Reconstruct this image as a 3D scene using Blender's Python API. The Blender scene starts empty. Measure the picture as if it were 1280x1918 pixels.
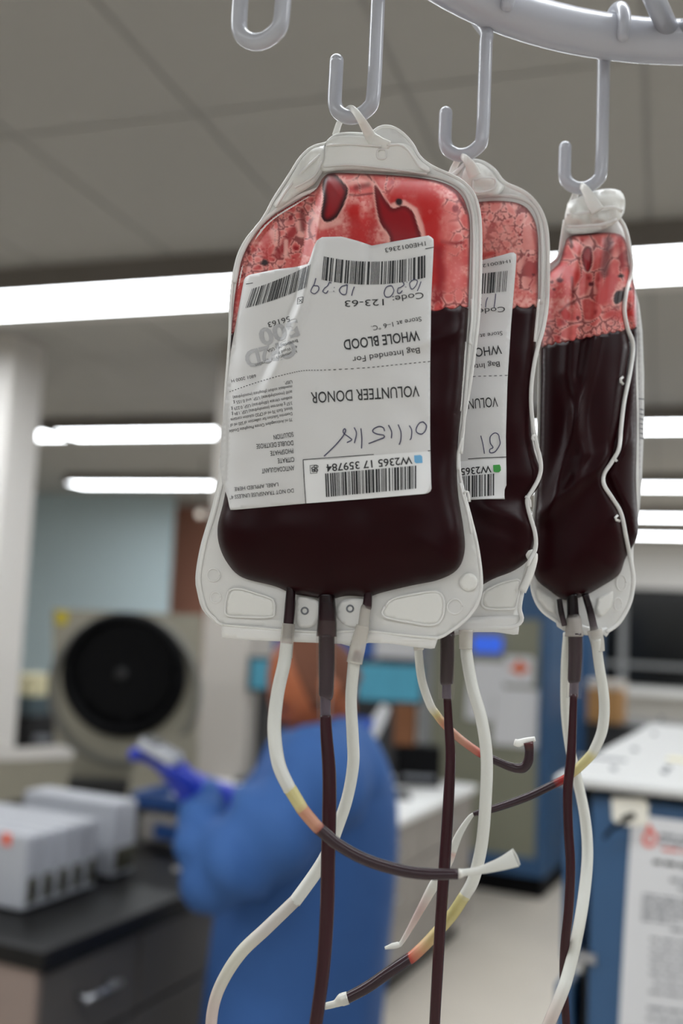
import bpy, bmesh, math, random
import numpy as np
from mathutils import Vector, Matrix
from mathutils.geometry import delaunay_2d_cdt

# ---------------------------------------------------------------- camera
F, CX, CY = 1865.0, 640.0, 959.0            # focal length and centre in pixels of the 1280x1918 frame
PITCH = math.atan(191.0 / 1865.0)
ROLL = math.radians(2.6)
CAM = np.array([0.0, 0.0, 1.6])
FW = np.array([0, math.cos(PITCH), math.sin(PITCH)])
_U = np.array([0, -math.sin(PITCH), math.cos(PITCH)])
_R = np.array([1.0, 0, 0])
RC = math.cos(ROLL) * _R + math.sin(ROLL) * _U
UC = math.cos(ROLL) * _U - math.sin(ROLL) * _R

scene = bpy.context.scene
COL = scene.collection
cd = bpy.data.cameras.new('camera')
cd.sensor_fit = 'VERTICAL'
cd.sensor_height = 36.0
cd.sensor_width = 36.0 * 1280 / 1918
cd.lens = 36.0 * F / 1918
cd.clip_start = 0.01
cd.dof.use_dof = True
cd.dof.focus_distance = 0.372
cd.dof.aperture_fstop = 6.2
cam = bpy.data.objects.new('camera', cd)
cam.matrix_world = Matrix(((RC[0], UC[0], -FW[0], CAM[0]), (RC[1], UC[1], -FW[1], CAM[1]),
                           (RC[2], UC[2], -FW[2], CAM[2]), (0, 0, 0, 1)))
COL.objects.link(cam)
scene.camera = cam

# ---------------------------------------------------------------- world, exposure
w = bpy.data.worlds.new('world')
w.use_nodes = True
w.node_tree.nodes['Background'].inputs[0].default_value = (0.75, 0.8, 0.9, 1)
w.node_tree.nodes['Background'].inputs[1].default_value = 0.02
scene.world = w
scene.view_settings.view_transform = 'Standard'
scene.view_settings.look = 'None'
scene.view_settings.exposure = 0.0
scene.view_settings.gamma = 1.0
scene.view_settings.use_curve_mapping = False
LAMP = 12.2                                   # radiance of the fluorescent lenses

random.seed(7)
rng = np.random.default_rng(7)

# ---------------------------------------------------------------- helpers
def ray(x, y):
    return FW + RC * (x - CX) / F + UC * (CY - y) / F
def at(x, y, d):
    return CAM + d * ray(x, y)
def onz(x, y, z):
    q = ray(x, y)
    return CAM + q * (z - CAM[2]) / q[2]
def lin(c):
    c = np.asarray(c, float) / 255.0
    return np.where(c <= 0.04045, c / 12.92, ((c + 0.055) / 1.055) ** 2.4)
def lin4(c):
    return tuple(float(v) for v in lin(c)) + (1.0,)

MATS = {}
def mat(name, col=None, rough=0.5, metal=0.0, spec=0.5, noise=0.06, nscale=30.0, bump=0.0, coat=0.0,
        attr=False, emit=None, estr=0.0, transl=0.0, transp=0.0, alpha_tint=(1, 1, 1, 1), bscale=None):
    if name in MATS:
        return MATS[name]
    m = bpy.data.materials.new(name)
    m.use_nodes = True
    nt = m.node_tree
    b = nt.nodes['Principled BSDF']
    out = nt.nodes['Material Output']
    b.inputs['Roughness'].default_value = rough
    b.inputs['Metallic'].default_value = metal
    b.inputs['Specular IOR Level'].default_value = spec
    b.inputs['Coat Weight'].default_value = coat
    b.inputs['Coat Roughness'].default_value = 0.12
    tc = nt.nodes.new('ShaderNodeTexCoord')
    nz = nt.nodes.new('ShaderNodeTexNoise')
    nz.inputs['Scale'].default_value = nscale
    nz.inputs['Detail'].default_value = 4.0
    nt.links.new(tc.outputs['Object'], nz.inputs['Vector'])
    colsock = None
    if attr:
        a = nt.nodes.new('ShaderNodeAttribute')
        a.attribute_name = 'paint'
        colsock = a.outputs['Color']
    else:
        mx = nt.nodes.new('ShaderNodeMix')
        mx.data_type = 'RGBA'
        c = np.array(lin4(col))
        mx.inputs['A'].default_value = tuple(np.clip(c * (1 - noise), 0, 1)[:3]) + (1,)
        mx.inputs['B'].default_value = tuple(np.clip(c * (1 + noise), 0, 1)[:3]) + (1,)
        nt.links.new(nz.outputs['Fac'], mx.inputs['Factor'])
        colsock = mx.outputs['Result']
    nt.links.new(colsock, b.inputs['Base Color'])
    if bump:
        bp = nt.nodes.new('ShaderNodeBump')
        bp.inputs['Strength'].default_value = bump
        bp.inputs['Distance'].default_value = 0.002
        src = nz
        if bscale:
            src = nt.nodes.new('ShaderNodeTexNoise')
            src.inputs['Scale'].default_value = bscale
            nt.links.new(tc.outputs['Object'], src.inputs['Vector'])
        nt.links.new(src.outputs['Fac'], bp.inputs['Height'])
        nt.links.new(bp.outputs['Normal'], b.inputs['Normal'])
    if emit is not None:
        b.inputs['Emission Color'].default_value = lin4(emit)
        b.inputs['Emission Strength'].default_value = estr
    last = b.outputs[0]
    if transl:
        tr = nt.nodes.new('ShaderNodeBsdfTranslucent')
        nt.links.new(colsock, tr.inputs['Color'])
        ms = nt.nodes.new('ShaderNodeMixShader')
        ms.inputs[0].default_value = transl
        nt.links.new(last, ms.inputs[1]); nt.links.new(tr.outputs[0], ms.inputs[2])
        last = ms.outputs[0]
    if transp:
        tp = nt.nodes.new('ShaderNodeBsdfTransparent')
        tp.inputs['Color'].default_value = alpha_tint
        ms = nt.nodes.new('ShaderNodeMixShader')
        ms.inputs[0].default_value = transp
        nt.links.new(last, ms.inputs[1]); nt.links.new(tp.outputs[0], ms.inputs[2])
        last = ms.outputs[0]
    nt.links.new(last, out.inputs['Surface'])
    MATS[name] = m
    return m

EMPTY_M = {}
def thing(name, label, cat, loc=(0, 0, 0), group=None, kind=None):
    o = bpy.data.objects.new(name, None)
    o.empty_display_size = 0.05
    o.location = tuple(float(v) for v in loc)
    COL.objects.link(o)
    tag(o, label, cat, group, kind)
    return o
def tag(o, label=None, cat=None, group=None, kind=None):
    if label: o['label'] = label
    if cat: o['category'] = cat
    if group: o['group'] = group
    if kind: o['kind'] = kind
    return o
def origin_of(p):
    v = Vector((0, 0, 0))
    while p is not None:
        v += p.location
        p = p.parent
    return np.array(v)

def mesh_obj(name, verts, faces, m, parent=None, smooth=True, colors=None, bevel=0.0):
    """world-space vertices -> one mesh object, stored relative to its parent's origin"""
    verts = np.asarray(verts, float)
    o0 = origin_of(parent)
    own = np.zeros(3)
    if parent is None and len(verts):
        own = verts.mean(axis=0); own[2] = verts[:, 2].min()
    me = bpy.data.meshes.new(name)
    me.from_pydata((verts - o0 - own).tolist(), [], [tuple(int(i) for i in f) for f in faces])
    me.update()
    if smooth:
        me.polygons.foreach_set('use_smooth', [True] * len(me.polygons))
    if colors is not None:
        ca = me.color_attributes.new('paint', 'FLOAT_COLOR', 'POINT')
        c = np.ones((len(verts), 4)); c[:, :3] = colors
        ca.data.foreach_set('color', c.ravel())
    me.materials.append(m)
    o = bpy.data.objects.new(name, me)
    o.location = tuple(own)
    o.parent = parent
    COL.objects.link(o)
    if bevel:
        b = o.modifiers.new('bevel', 'BEVEL')
        b.width = bevel; b.segments = 3; b.limit_method = 'ANGLE'
        b.harden_normals = False
    return o

class MB:
    def __init__(s): s.v = []; s.f = []
    def add(s, v, f):
        n = len(s.v)
        s.v += [tuple(float(c) for c in q) for q in v]
        s.f += [tuple(i + n for i in q) for q in f]
        return s
    def box(s, c, size, yaw=0.0, pitch=0.0):
        M = Matrix.Translation(Vector([float(q) for q in c])) @ Matrix.Rotation(yaw, 4, 'Z') @ Matrix.Rotation(pitch, 4, 'X')
        hx, hy, hz = [q / 2 for q in size]
        v = [M @ Vector((sx * hx, sy * hy, sz * hz)) for sz in (-1, 1) for sy in (-1, 1) for sx in (-1, 1)]
        return s.add(v, [(0, 2, 3, 1), (4, 5, 7, 6), (0, 1, 5, 4), (2, 6, 7, 3), (0, 4, 6, 2), (1, 3, 7, 5)])
    def cyl(s, p0, p1, r0, r1=None, n=20, cap=True):
        p0 = Vector([float(q) for q in p0]); p1 = Vector([float(q) for q in p1])
        r1 = r0 if r1 is None else r1
        t = (p1 - p0).normalized()
        a = t.orthogonal().normalized(); b = t.cross(a)
        v = [p + (a * math.cos(2 * math.pi * k / n) + b * math.sin(2 * math.pi * k / n)) * r for p, r in ((p0, r0), (p1, r1)) for k in range(n)]
        f = [(k, (k + 1) % n, n + (k + 1) % n, n + k) for k in range(n)]
        if cap: f += [tuple(range(n - 1, -1, -1)), tuple(range(n, 2 * n))]
        return s.add(v, f)
    def loft(s, rings, cap=True):
        n = len(rings[0]); v = [p for r in rings for p in r]; f = []
        for i in range(len(rings) - 1):
            for k in range(n):
                f.append((i * n + k, i * n + (k + 1) % n, (i + 1) * n + (k + 1) % n, (i + 1) * n + k))
        if cap: f += [tuple(range(n - 1, -1, -1)), tuple(range((len(rings) - 1) * n, len(rings) * n))]
        return s.add(v, f)
    def ellipsoid(s, c, r, M=None, nu=20, nv=12):
        v = []; f = []
        for j in range(nv + 1):
            th = math.pi * j / nv
            for k in range(nu):
                ph = 2 * math.pi * k / nu
                q = Vector((r[0] * math.sin(th) * math.cos(ph), r[1] * math.sin(th) * math.sin(ph), r[2] * math.cos(th)))
                if M is not None: q = M @ q
                v.append(Vector([float(a) for a in c]) + q)
        for j in range(nv):
            for k in range(nu):
                f.append((j * nu + k, (j + 1) * nu + k, (j + 1) * nu + (k + 1) % nu, j * nu + (k + 1) % nu))
        return s.add(v, f)
    def build(s, name, m, parent=None, smooth=False, bevel=0.0):
        return mesh_obj(name, s.v, s.f, m, parent, smooth, None, bevel)

def catmull(P, per=8, closed=False):
    P = np.asarray(P, float)
    n = len(P)
    if closed:
        Q = np.vstack([P[-1], P, P[0], P[1]])
        segs = n
    else:
        Q = np.vstack([2 * P[0] - P[1], P, 2 * P[-1] - P[-2]])
        segs = n - 1
    out = []; par = []
    for i in range(segs):
        p0, p1, p2, p3 = Q[i], Q[i + 1], Q[i + 2], Q[i + 3]
        for k in range(per):
            t = k / per
            out.append(0.5 * (2 * p1 + (p2 - p0) * t + (2 * p0 - 5 * p1 + 4 * p2 - p3) * t * t + (3 * p1 - p0 - 3 * p2 + p3) * t ** 3))
            par.append(i + t)
    if not closed:
        out.append(P[-1]); par.append(n - 1)
    return np.array(out), np.array(par)

def resample(P, step, closed=True):
    P = np.asarray(P, float)
    if closed: P = np.vstack([P, P[:1]])
    d = np.r_[0, np.cumsum(np.linalg.norm(np.diff(P, axis=0), axis=1))]
    n = max(3, int(round(d[-1] / step)))
    t = np.linspace(0, d[-1], n + 1)
    Q = np.stack([np.interp(t, d, P[:, k]) for k in range(P.shape[1])], axis=1)
    return Q[:-1] if closed else Q

def seg_dist(pts, poly, closed=True):
    """distance of points to a polyline"""
    pts = np.asarray(pts, float); A = np.asarray(poly, float)
    B = np.roll(A, -1, axis=0) if closed else A[1:]
    A_ = A if closed else A[:-1]
    best = np.full(len(pts), 1e9)
    for a, b in zip(A_, B):
        ab = b - a; L = float(ab @ ab) + 1e-12
        t = np.clip(((pts - a) @ ab) / L, 0, 1)
        best = np.minimum(best, np.linalg.norm(pts - a - t[:, None] * ab, axis=1))
    return best
def inside(pts, poly):
    pts = np.asarray(pts, float); P = np.asarray(poly, float)
    x, y = pts[:, 0], pts[:, 1]; r = np.zeros(len(pts), bool)
    j = len(P) - 1
    for i in range(len(P)):
        xi, yi = P[i]; xj, yj = P[j]
        c = ((yi > y) != (yj > y))
        with np.errstate(divide='ignore', invalid='ignore'):
            r ^= c & (x < (xj - xi) * (y - yi) / (yj - yi + 1e-12) + xi)
        j = i
    return r
def sstep(a, b, x):
    t = np.clip((x - a) / (b - a), 0, 1)
    return t * t * (3 - 2 * t)

def fill2d(poly, step):
    """triangulated polygon with interior points; returns points and triangles"""
    B = resample(poly, step)
    x0, y0 = B.min(axis=0); x1, y1 = B.max(axis=0)
    xs = np.arange(x0, x1, step); ys = np.arange(y0, y1, step * 0.866)
    G = []
    for k, yy in enumerate(ys):
        G.append(np.stack([xs + (step / 2 if k % 2 else 0), np.full(len(xs), yy)], axis=1))
    G = np.vstack(G)
    G = G[inside(G, B)]
    if len(G): G = G[seg_dist(G, B) > step * 0.6]
    V = np.vstack([B, G]) if len(G) else B
    nb = len(B)
    r = delaunay_2d_cdt([Vector((float(p[0]), float(p[1]))) for p in V], [], [list(range(nb))], 1, 1e-4)
    ov = np.array([[p.x, p.y] for p in r[0]])
    tri = [tuple(t) for t in r[2]]
    return ov, tri

class Surf:
    """upright plane carrying a flat thing; pos() gives the point on the sight line of a pixel, h metres proud of it"""
    def __init__(s, P0, yaw):
        s.n = np.array([math.sin(yaw), -math.cos(yaw), 0.0])
        s.c = float(s.n @ np.asarray(P0))
    def pos(s, px, h):
        px = np.atleast_2d(np.asarray(px, float)); h = np.broadcast_to(np.asarray(h, float), (len(px),))
        q = FW[None] + RC[None] * ((px[:, 0] - CX) / F)[:, None] + UC[None] * ((CY - px[:, 1]) / F)[:, None]
        t = (s.c + h - s.n @ CAM) / (q @ s.n)
        return CAM[None] + q * t[:, None]

def slab(name, poly, step, surf, hf, hb, m, parent, colfn=None, smooth=True):
    """solid sheet: front relief hf(pts), back relief hb(pts), closed along the outline"""
    P, T = fill2d(poly, step)
    f_ = hf(P) if callable(hf) else np.full(len(P), hf)
    b_ = hb(P) if callable(hb) else np.full(len(P), hb)
    A = surf.pos(P, f_); B = surf.pos(P, b_)
    n = len(P)
    cnt = {}
    for t in T:
        for i in range(3):
            e = (t[i], t[(i + 1) % 3]); cnt[e] = cnt.get(e, 0) + 1
    a, b, c = (A[T[0][i]] for i in range(3))
    flip = np.dot(np.cross(b - a, c - a), surf.n) < 0
    faces = []
    for t in T:
        q = t[::-1] if flip else t
        faces.append(q); faces.append(tuple(i + n for i in q[::-1]))
    for (i, j) in cnt:
        if (j, i) not in cnt:
            faces.append((i, i + n, j + n, j) if not flip else (j, j + n, i + n, i))
    cols = None
    if colfn is not None:
        c_ = colfn(P); cols = np.vstack([c_, c_])
    return mesh_obj(name, np.vstack([A, B]), faces, m, parent, smooth, cols)

def sweep(name, W, wid, m, parent, flat=1.0, cols=None, n=12, cap=True):
    """tube along world points W with radius per point; flat<1 squashes it along the sight line"""
    W = np.asarray(W, float); k = len(W)
    wid = np.broadcast_to(np.asarray(wid, float), (k,)); flat = np.broadcast_to(np.asarray(flat, float), (k,))
    T = np.gradient(W, axis=0); T /= np.linalg.norm(T, axis=1)[:, None] + 1e-12
    V = W - CAM; V /= np.linalg.norm(V, axis=1)[:, None]
    S = np.cross(T, V); S /= np.linalg.norm(S, axis=1)[:, None] + 1e-9
    N = np.cross(S, T)
    verts = []; faces = []; cc = []
    for i in range(k):
        for j in range(n):
            a = 2 * math.pi * j / n
            verts.append(W[i] + S[i] * wid[i] * math.cos(a) + N[i] * wid[i] * flat[i] * math.sin(a))
            if cols is not None: cc.append(cols[i])
    for i in range(k - 1):
        for j in range(n):
            faces.append((i * n + j, i * n + (j + 1) % n, (i + 1) * n + (j + 1) % n, (i + 1) * n + j))
    if cap: faces += [tuple(range(n - 1, -1, -1)), tuple(range((k - 1) * n, k * n))]
    return mesh_obj(name, verts, faces, m, parent, True, np.array(cc) if cols is not None else None)

TDY = [0.0]
def on_bag(surf, h, rows):
    """tube rows (px, py[, colour]) lying h proud of a bag"""
    return [(r[0], r[1], float(surf.pos([r[:2]], h)[0][1]) - TDY[0]) + tuple(r[2:]) for r in rows]
def tube(name, ctrl, wpx, m, parent, per=10, flat=1.0, hang=True):
    """ctrl rows: px, py, depth[, colour]; width in pixels at that depth"""
    P = np.array([c[:3] for c in ctrl], float)
    Q, par = catmull(P, per)
    if hang:
        t = np.array([(q[2] + TDY[0]) / ray(q[0], q[1])[1] for q in Q])
        Q = np.stack([Q[:, 0], Q[:, 1], t], axis=1)
    W = np.array([at(*q) for q in Q])
    wp = np.interp(par, range(len(ctrl)), np.broadcast_to(np.asarray(wpx, float), (len(ctrl),)))
    rad = wp / 2 * Q[:, 2] / F
    fl = np.interp(par, range(len(ctrl)), np.broadcast_to(np.asarray(flat, float), (len(ctrl),)))
    cols = None
    if len(ctrl[0]) > 3:
        C = lin(np.array([c[3] for c in ctrl], float))
        cols = np.stack([np.interp(par, range(len(ctrl)), C[:, k]) for k in range(3)], axis=1)
    return sweep(name, W, rad, m, parent, fl, cols)

def seam(name, px, surf, h, wpx, m, parent, closed=False, flat=0.4, step=6):
    P, _ = catmull(px, 6, closed)
    P = resample(P, step, closed)
    if closed: P = np.vstack([P, P[:1]])
    hh = h(P) if callable(h) else h
    W = surf.pos(P, hh)
    d = (W - CAM) @ FW
    return sweep(name, W, wpx / 2 * d / F, m, parent, flat, None, 8)

# flat print -----------------------------------------------------------
_FC = {}
def glyphs(s, bold=0.0):
    key = (s, bold)
    if key in _FC: return _FC[key]
    cu = bpy.data.curves.new('tmp_text', 'FONT')
    cu.body = s; cu.size = 1.0; cu.resolution_u = 3; cu.offset = bold
    o = bpy.data.objects.new('tmp_text', cu)
    COL.objects.link(o)
    dg = bpy.context.evaluated_depsgraph_get()
    me = o.evaluated_get(dg).to_mesh()
    V = np.array([v.co[:2] for v in me.vertices]).reshape(-1, 2)
    Fc = [tuple(p.vertices) for p in me.polygons]
    o.evaluated_get(dg).to_mesh_clear()
    bpy.data.objects.remove(o); bpy.data.curves.remove(cu)
    _FC[key] = (V, Fc)
    return V, Fc
def printed(name, s, p0, p1, cap, surf, h, m, parent, bold=0.0, dip=0.0, label=None):
    """a line of lettering from p0 to p1 (pixels), capitals cap pixels tall, lying on the surface"""
    V, Fc = glyphs(s, bold)
    if not len(V): return
    x0, x1 = V[:, 0].min(), V[:, 0].max()
    s_ = (V[:, 0] - x0) / (x1 - x0)
    p0 = np.array(p0, float); p1 = np.array(p1, float)
    d = p1 - p0; d_ = d / np.linalg.norm(d); up = np.array([d_[1], -d_[0]])
    P = p0 + s_[:, None] * d + (V[:, 1] / 0.70 * cap)[:, None] * up
    P[:, 1] += dip * 4 * s_ * (1 - s_)
    o = mesh_obj(name, surf.pos(P, h(P)), Fc, m, parent, False)
    if label: o['label'] = label
    return o
def barcode(name, rt, rb, lt, lb, surf, h, m, parent, n=46, dip=0.0, seed=1):
    r = random.Random(seed)
    ws = [r.choice((1, 1, 1, 2, 2, 3)) for _ in range(2 * n - 1)]
    tot = sum(ws); x = 0; P = []; faces = []
    rt, rb, lt, lb = [np.array(q, float) for q in (rt, rb, lt, lb)]
    for i, w_ in enumerate(ws):
        if i % 2 == 0:
            for j in range(5):
                v = j / 4
                for u in (x / tot, (x + w_) / tot):
                    a = rt + (lt - rt) * u; b = rb + (lb - rb) * u
                    q = a + (b - a) * v
                    P.append((q[0], q[1] + dip * 4 * u * (1 - u)))
            k = len(P) - 10
            for j in range(4):
                faces.append((k + 2 * j, k + 2 * j + 1, k + 2 * j + 3, k + 2 * j + 2))
        x += w_
    P = np.array(P)
    return mesh_obj(name, surf.pos(P, h(P)), faces, m, parent, False)
def stroke(name, lines, wpx, surf, h, m, parent, smooth=True):
    V = []; Fc = []
    for L in lines:
        P = np.asarray(L, float)
        if smooth and len(P) > 2: P, _ = catmull(P, 6)
        T = np.gradient(P, axis=0); T /= np.linalg.norm(T, axis=1)[:, None] + 1e-9
        Nn = np.stack([-T[:, 1], T[:, 0]], axis=1) * wpx / 2
        k = len(V)
        for a, b in zip(P + Nn, P - Nn): V += [a, b]
        for i in range(len(P) - 1): Fc.append((k + 2 * i, k + 2 * i + 1, k + 2 * i + 3, k + 2 * i + 2))
    V = np.array(V)
    return mesh_obj(name, surf.pos(V, h(V)), Fc, m, parent, False)
def patch(name, poly, surf, h, m, parent, step=8):
    P, T = fill2d(poly, step)
    return mesh_obj(name, surf.pos(P, h(P)), T, m, parent, True)

def noise2(pts, scale, seed=0):
    r = np.random.default_rng(seed); L = r.random((97, 97))
    q = np.asarray(pts) / scale + 1000.0
    i = np.floor(q).astype(int); f = q - i; f = f * f * (3 - 2 * f)
    a = L[i[:, 0] % 97, i[:, 1] % 97]; b = L[(i[:, 0] + 1) % 97, i[:, 1] % 97]
    c = L[i[:, 0] % 97, (i[:, 1] + 1) % 97]; d = L[(i[:, 0] + 1) % 97, (i[:, 1] + 1) % 97]
    return (a * (1 - f[:, 0]) + b * f[:, 0]) * (1 - f[:, 1]) + (c * (1 - f[:, 0]) + d * f[:, 0]) * f[:, 1]

# ---------------------------------------------------------------- materials
CEIL = mat('ceiling_paint', (172, 170, 165), 0.9, noise=0.03, bump=0.15, bscale=300)
GRIDM = mat('ceiling_grid', (150, 148, 145), 0.8)
WALLW = mat('wall_white', (205, 203, 198), 0.85, noise=0.03)
WALLB = mat('wall_blue', (200, 218, 224), 0.85, noise=0.03)
WALLO = mat('wall_terracotta', (196, 140, 120), 0.8)
PILLAR = mat('pillar_paint', (222, 218, 213), 0.75, noise=0.03)
FLOORM = mat('floor_vinyl', (200, 192, 180), 0.35, noise=0.06, nscale=6)
WHITEENAM = mat('white_enamel', (184, 186, 194), 0.28, noise=0.02, coat=0.4)
HOUSE = mat('lamp_housing', (120, 114, 108), 0.6)
LENS = mat('lamp_lens', (250, 250, 250), 0.5, emit=(246, 251, 255), estr=LAMP)
FILM = mat('pvc_film', (246, 245, 242), 0.28, noise=0.02, nscale=60, bump=0.2, bscale=90, transl=0.12, transp=0.07)
FILMW = mat('pvc_weld', (250, 249, 246), 0.25, noise=0.02, nscale=80, transl=0.1, transp=0.03)
EMBOSS = mat('pvc_emboss', (251, 250, 245), 0.3, noise=0.02, transl=0.1, transp=0.02)
BLOOD = mat('dark_blood', (36, 8, 12), 0.36, spec=0.10, noise=0.25, nscale=40)
FOAM = mat('blood_foam', attr=True, rough=0.42, spec=0.25)
TUBEP = mat('pvc_tubing', attr=True, rough=0.22, spec=0.5, transl=0.25)
SLEEVE = mat('clear_sleeve', (206, 188, 178), 0.2, noise=0.03, transl=0.2, transp=0.93)
COLLAR = mat('milky_collar', (240, 234, 224), 0.25, noise=0.03, transl=0.2, transp=0.5)
LABELM = mat('label_paper', (220, 219, 218), 0.42, noise=0.02, nscale=50, bump=0.08, bscale=60)
STICKER = mat('sticker_paper', (240, 240, 240), 0.4, noise=0.01)
INK = mat('print_black', (22, 22, 24), 0.5)
INKG = mat('print_grey', (182, 182, 184), 0.5)
PEN = mat('pen_ink', (48, 46, 84), 0.5)
SQB = mat('print_blue', (112, 178, 222), 0.5)
SQG = mat('print_green', (60, 160, 66), 0.5)
BLACKTOP = mat('black_epoxy', (20, 19, 19), 0.42, spec=0.22, noise=0.1)
CABG = mat('cabinet_grey', (80, 76, 74), 0.6, noise=0.04)
CABEND = mat('cabinet_end', (132, 116, 108), 0.6, noise=0.04)
STEEL = mat('brushed_steel', (170, 172, 178), 0.3, metal=0.9)
BEIGE = mat('beige_enamel', (152, 147, 132), 0.5, noise=0.03)
BLACK = mat('black_rubber', (6, 6, 8), 0.6, spec=0.12)
DARK = mat('dark_plastic', (28, 28, 30), 0.5)
GREYRING = mat('grey_gasket', (112, 110, 104), 0.6)
YEL = mat('yellow_sticker', (190, 172, 40), 0.5)
CREAM = mat('cream_card', (214, 206, 168), 0.6)
MODW = mat('white_plastic', (168, 170, 176), 0.4, noise=0.02)
ORANGE = mat('orange_sticker', (226, 88, 48), 0.5)
OLIVE = mat('dark_connector', (58, 56, 36), 0.5)
BLUEP = mat('blue_enamel', (46, 80, 116), 0.42, noise=0.04)
BLUED = mat('deep_blue_plastic', (30, 66, 120), 0.4)
GOWN = mat('gown_fabric', (50, 92, 152), 0.8, noise=0.1, nscale=14, bump=0.4, bscale=25)
GLOVE = mat('glove_nitrile', (44, 66, 190), 0.42, noise=0.05)
SKIN = mat('skin', (160, 88, 52), 0.5, noise=0.08, nscale=20)
HAIR = mat('hair', (66, 38, 28), 0.7)
PANTS = mat('trouser_cloth', (40, 44, 60), 0.85)
PAPER = mat('paper', (204, 204, 206), 0.6, noise=0.01)
WHITETOP = mat('white_worktop', (226, 226, 224), 0.4, noise=0.02)
DESKG = mat('desk_grey', (142, 136, 130), 0.6, noise=0.04)
GLASSG = mat('fridge_glass', (128, 128, 112), 0.25, noise=0.05)
CARD = mat('cardboard', (176, 132, 82), 0.8, noise=0.06)
SCR_C = mat('screen_cyan', (60, 120, 140), 0.3, emit=(80, 150, 172), estr=0.16, noise=0.3, nscale=12)
SCR_B = mat('screen_blue', (50, 90, 200), 0.3, emit=(60, 110, 235), estr=0.45)
NIGHT = mat('night_glass', (14, 16, 18), 0.15, noise=0.3, nscale=3)
REDP = mat('print_red', (214, 96, 82), 0.5)
GREYT = mat('print_soft_grey', (120, 122, 128), 0.5)
FRAMEG = mat('frame_grey', (136, 138, 140), 0.5)
SIGNO = mat('sign_orange', (206, 92, 40), 0.5)

# ---------------------------------------------------------------- the room
RA = math.radians(18.0)
DD = np.array([math.sin(RA), math.cos(RA), 0.0])      # along the room
AA = np.array([math.cos(RA), -math.sin(RA), 0.0])     # across the room
YAW = -RA                                             # z rotation of a box whose x axis lies across the room
def room(a, d, z=0.0):
    return AA * a + DD * d + np.array([0, 0, z])
def on_d(px, py, dc):
    q = ray(px, py); t = dc / (q @ DD)
    return CAM + q * t
def acoord(p): return float(np.asarray(p) @ AA)
def dcoord(p): return float(np.asarray(p) @ DD)
CZ = 3.0
A0, A1, D0, D1 = -9.0, 8.0, -4.5, 17.0

def struct(name, mb, m, smooth=False, label=None, parent=None):
    o = mb.build(name, m, parent, smooth)
    if parent is None:
        o['kind'] = 'structure'
        if label: o['label'] = label
    return o
AC, DC = (A0 + A1) / 2, (D0 + D1) / 2
struct('floor', MB().box(room(AC, DC, -0.05), (A1 - A0 + .4, D1 - D0 + .4, 0.1), YAW), FLOORM, label='pale glossy vinyl laboratory floor')
ceil = struct('ceiling', MB().box(room(AC, DC, CZ + 0.075), (A1 - A0 + .4, D1 - D0 + .4, 0.14), YAW), GRIDM, label='grey suspended ceiling of large panels')
struct('wall_left', MB().box(room(A0 - .1, DC, CZ / 2), (0.2, D1 - D0, CZ), YAW), WALLW, label='white side wall on the left of the laboratory')
struct('wall_right', MB().box(room(A1 + .1, DC, CZ / 2), (0.2, D1 - D0, CZ), YAW), WALLW, label='white side wall on the right of the laboratory')
struct('wall_front', MB().box(room(AC, D0 - .1, CZ / 2), (A1 - A0 + .4, 0.2, CZ), YAW), WALLW, label='white wall behind the blood bag rack')
# ceiling panels: each a piece of the ceiling with an open joint around it
PW, PD = 0.61, 1.22
g0 = onz(370, 213, CZ)
ga, gd = acoord(g0), dcoord(g0)
tile_me = None
i0 = int(math.floor((A0 - ga) / PW)) ; i1 = int(math.ceil((A1 - ga) / PW))
j0 = int(math.floor((D0 - gd) / PD)) ; j1 = int(math.ceil((D1 - gd) / PD))
far = MB()
hx, hy = PW / 2 - 0.007, PD / 2 - 0.007
for i in range(i0, i1):
    for j in range(j0, j1):
        a, d = ga + (i + .5) * PW, gd + (j + .5) * PD
        p = room(a, d, CZ + 0.0125)
        near = (1.2 < d < 7.5 and -3.2 < a < 3.4)
        if near:
            if tile_me is None:
                o = MB().box(p, (2 * hx, 2 * hy, 0.024), YAW).build('ceiling_panel', CEIL, ceil)
                tile_me = o.data; tile_p = p.copy()
            else:
                o = bpy.data.objects.new('ceiling_panel', tile_me)
                o.parent = ceil; o.location = tuple(p - tile_p)
                COL.objects.link(o)
        else:
            far.box(p, (2 * hx, 2 * hy, 0.024), YAW)
o = far.build('ceiling_panels', CEIL, ceil); o['kind'] = 'stuff'

# far end of the room: white bulkhead over dark windows, blue partition on the left
struct('wall_back', MB().box(room(AC, D1 + .1, 2.62), (A1 - A0, 0.2, 0.76), YAW), mat('bulkhead_white', (245, 244, 242), .8, noise=.02), label='white bulkhead wall above the dark windows')
wl = MB()
wl.box(room(AC, D1 + .1, 0.3), (A1 - A0, 0.2, 0.6), YAW)
struct('wall_sill', wl, WALLW, label='white wall strip under the dark windows')
wi = thing('window_1', 'row of dark night windows in the far wall', 'window', room(AC, D1, 0.6), kind='structure')
del wi['category']
xs = np.arange(A0, A1 + .01, 1.4)
for k in range(len(xs) - 1):
    MB().box(room((xs[k] + xs[k + 1]) / 2, D1 + .12, 1.42), (1.4, 0.03, 1.66), YAW).build('pane', NIGHT, wi)
for x in xs:
    MB().box(room(x, D1 + .05, 1.42), (0.12, 0.14, 1.66), YAW).build('mullion', FRAMEG, wi)
MB().box(room(AC, D1 + .05, 1.0), (A1 - A0, 0.10, 0.07), YAW).build('transom', FRAMEG, wi)
MB().box(room(AC, D1 - .12, 0.6), (A1 - A0, 0.45, 0.12), YAW).build('sill', WHITETOP, wi)
pb = on_d(322, 1000, 11.2)
ab = acoord(pb)
struct('wall_partition', MB().box(room((A0 + ab) / 2, 11.23, CZ / 2), (ab - A0, 0.06, CZ), YAW), WALLB, label='pale blue partition wall behind the open centrifuge')
pc = on_d(345, 1000, 12.6)
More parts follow.
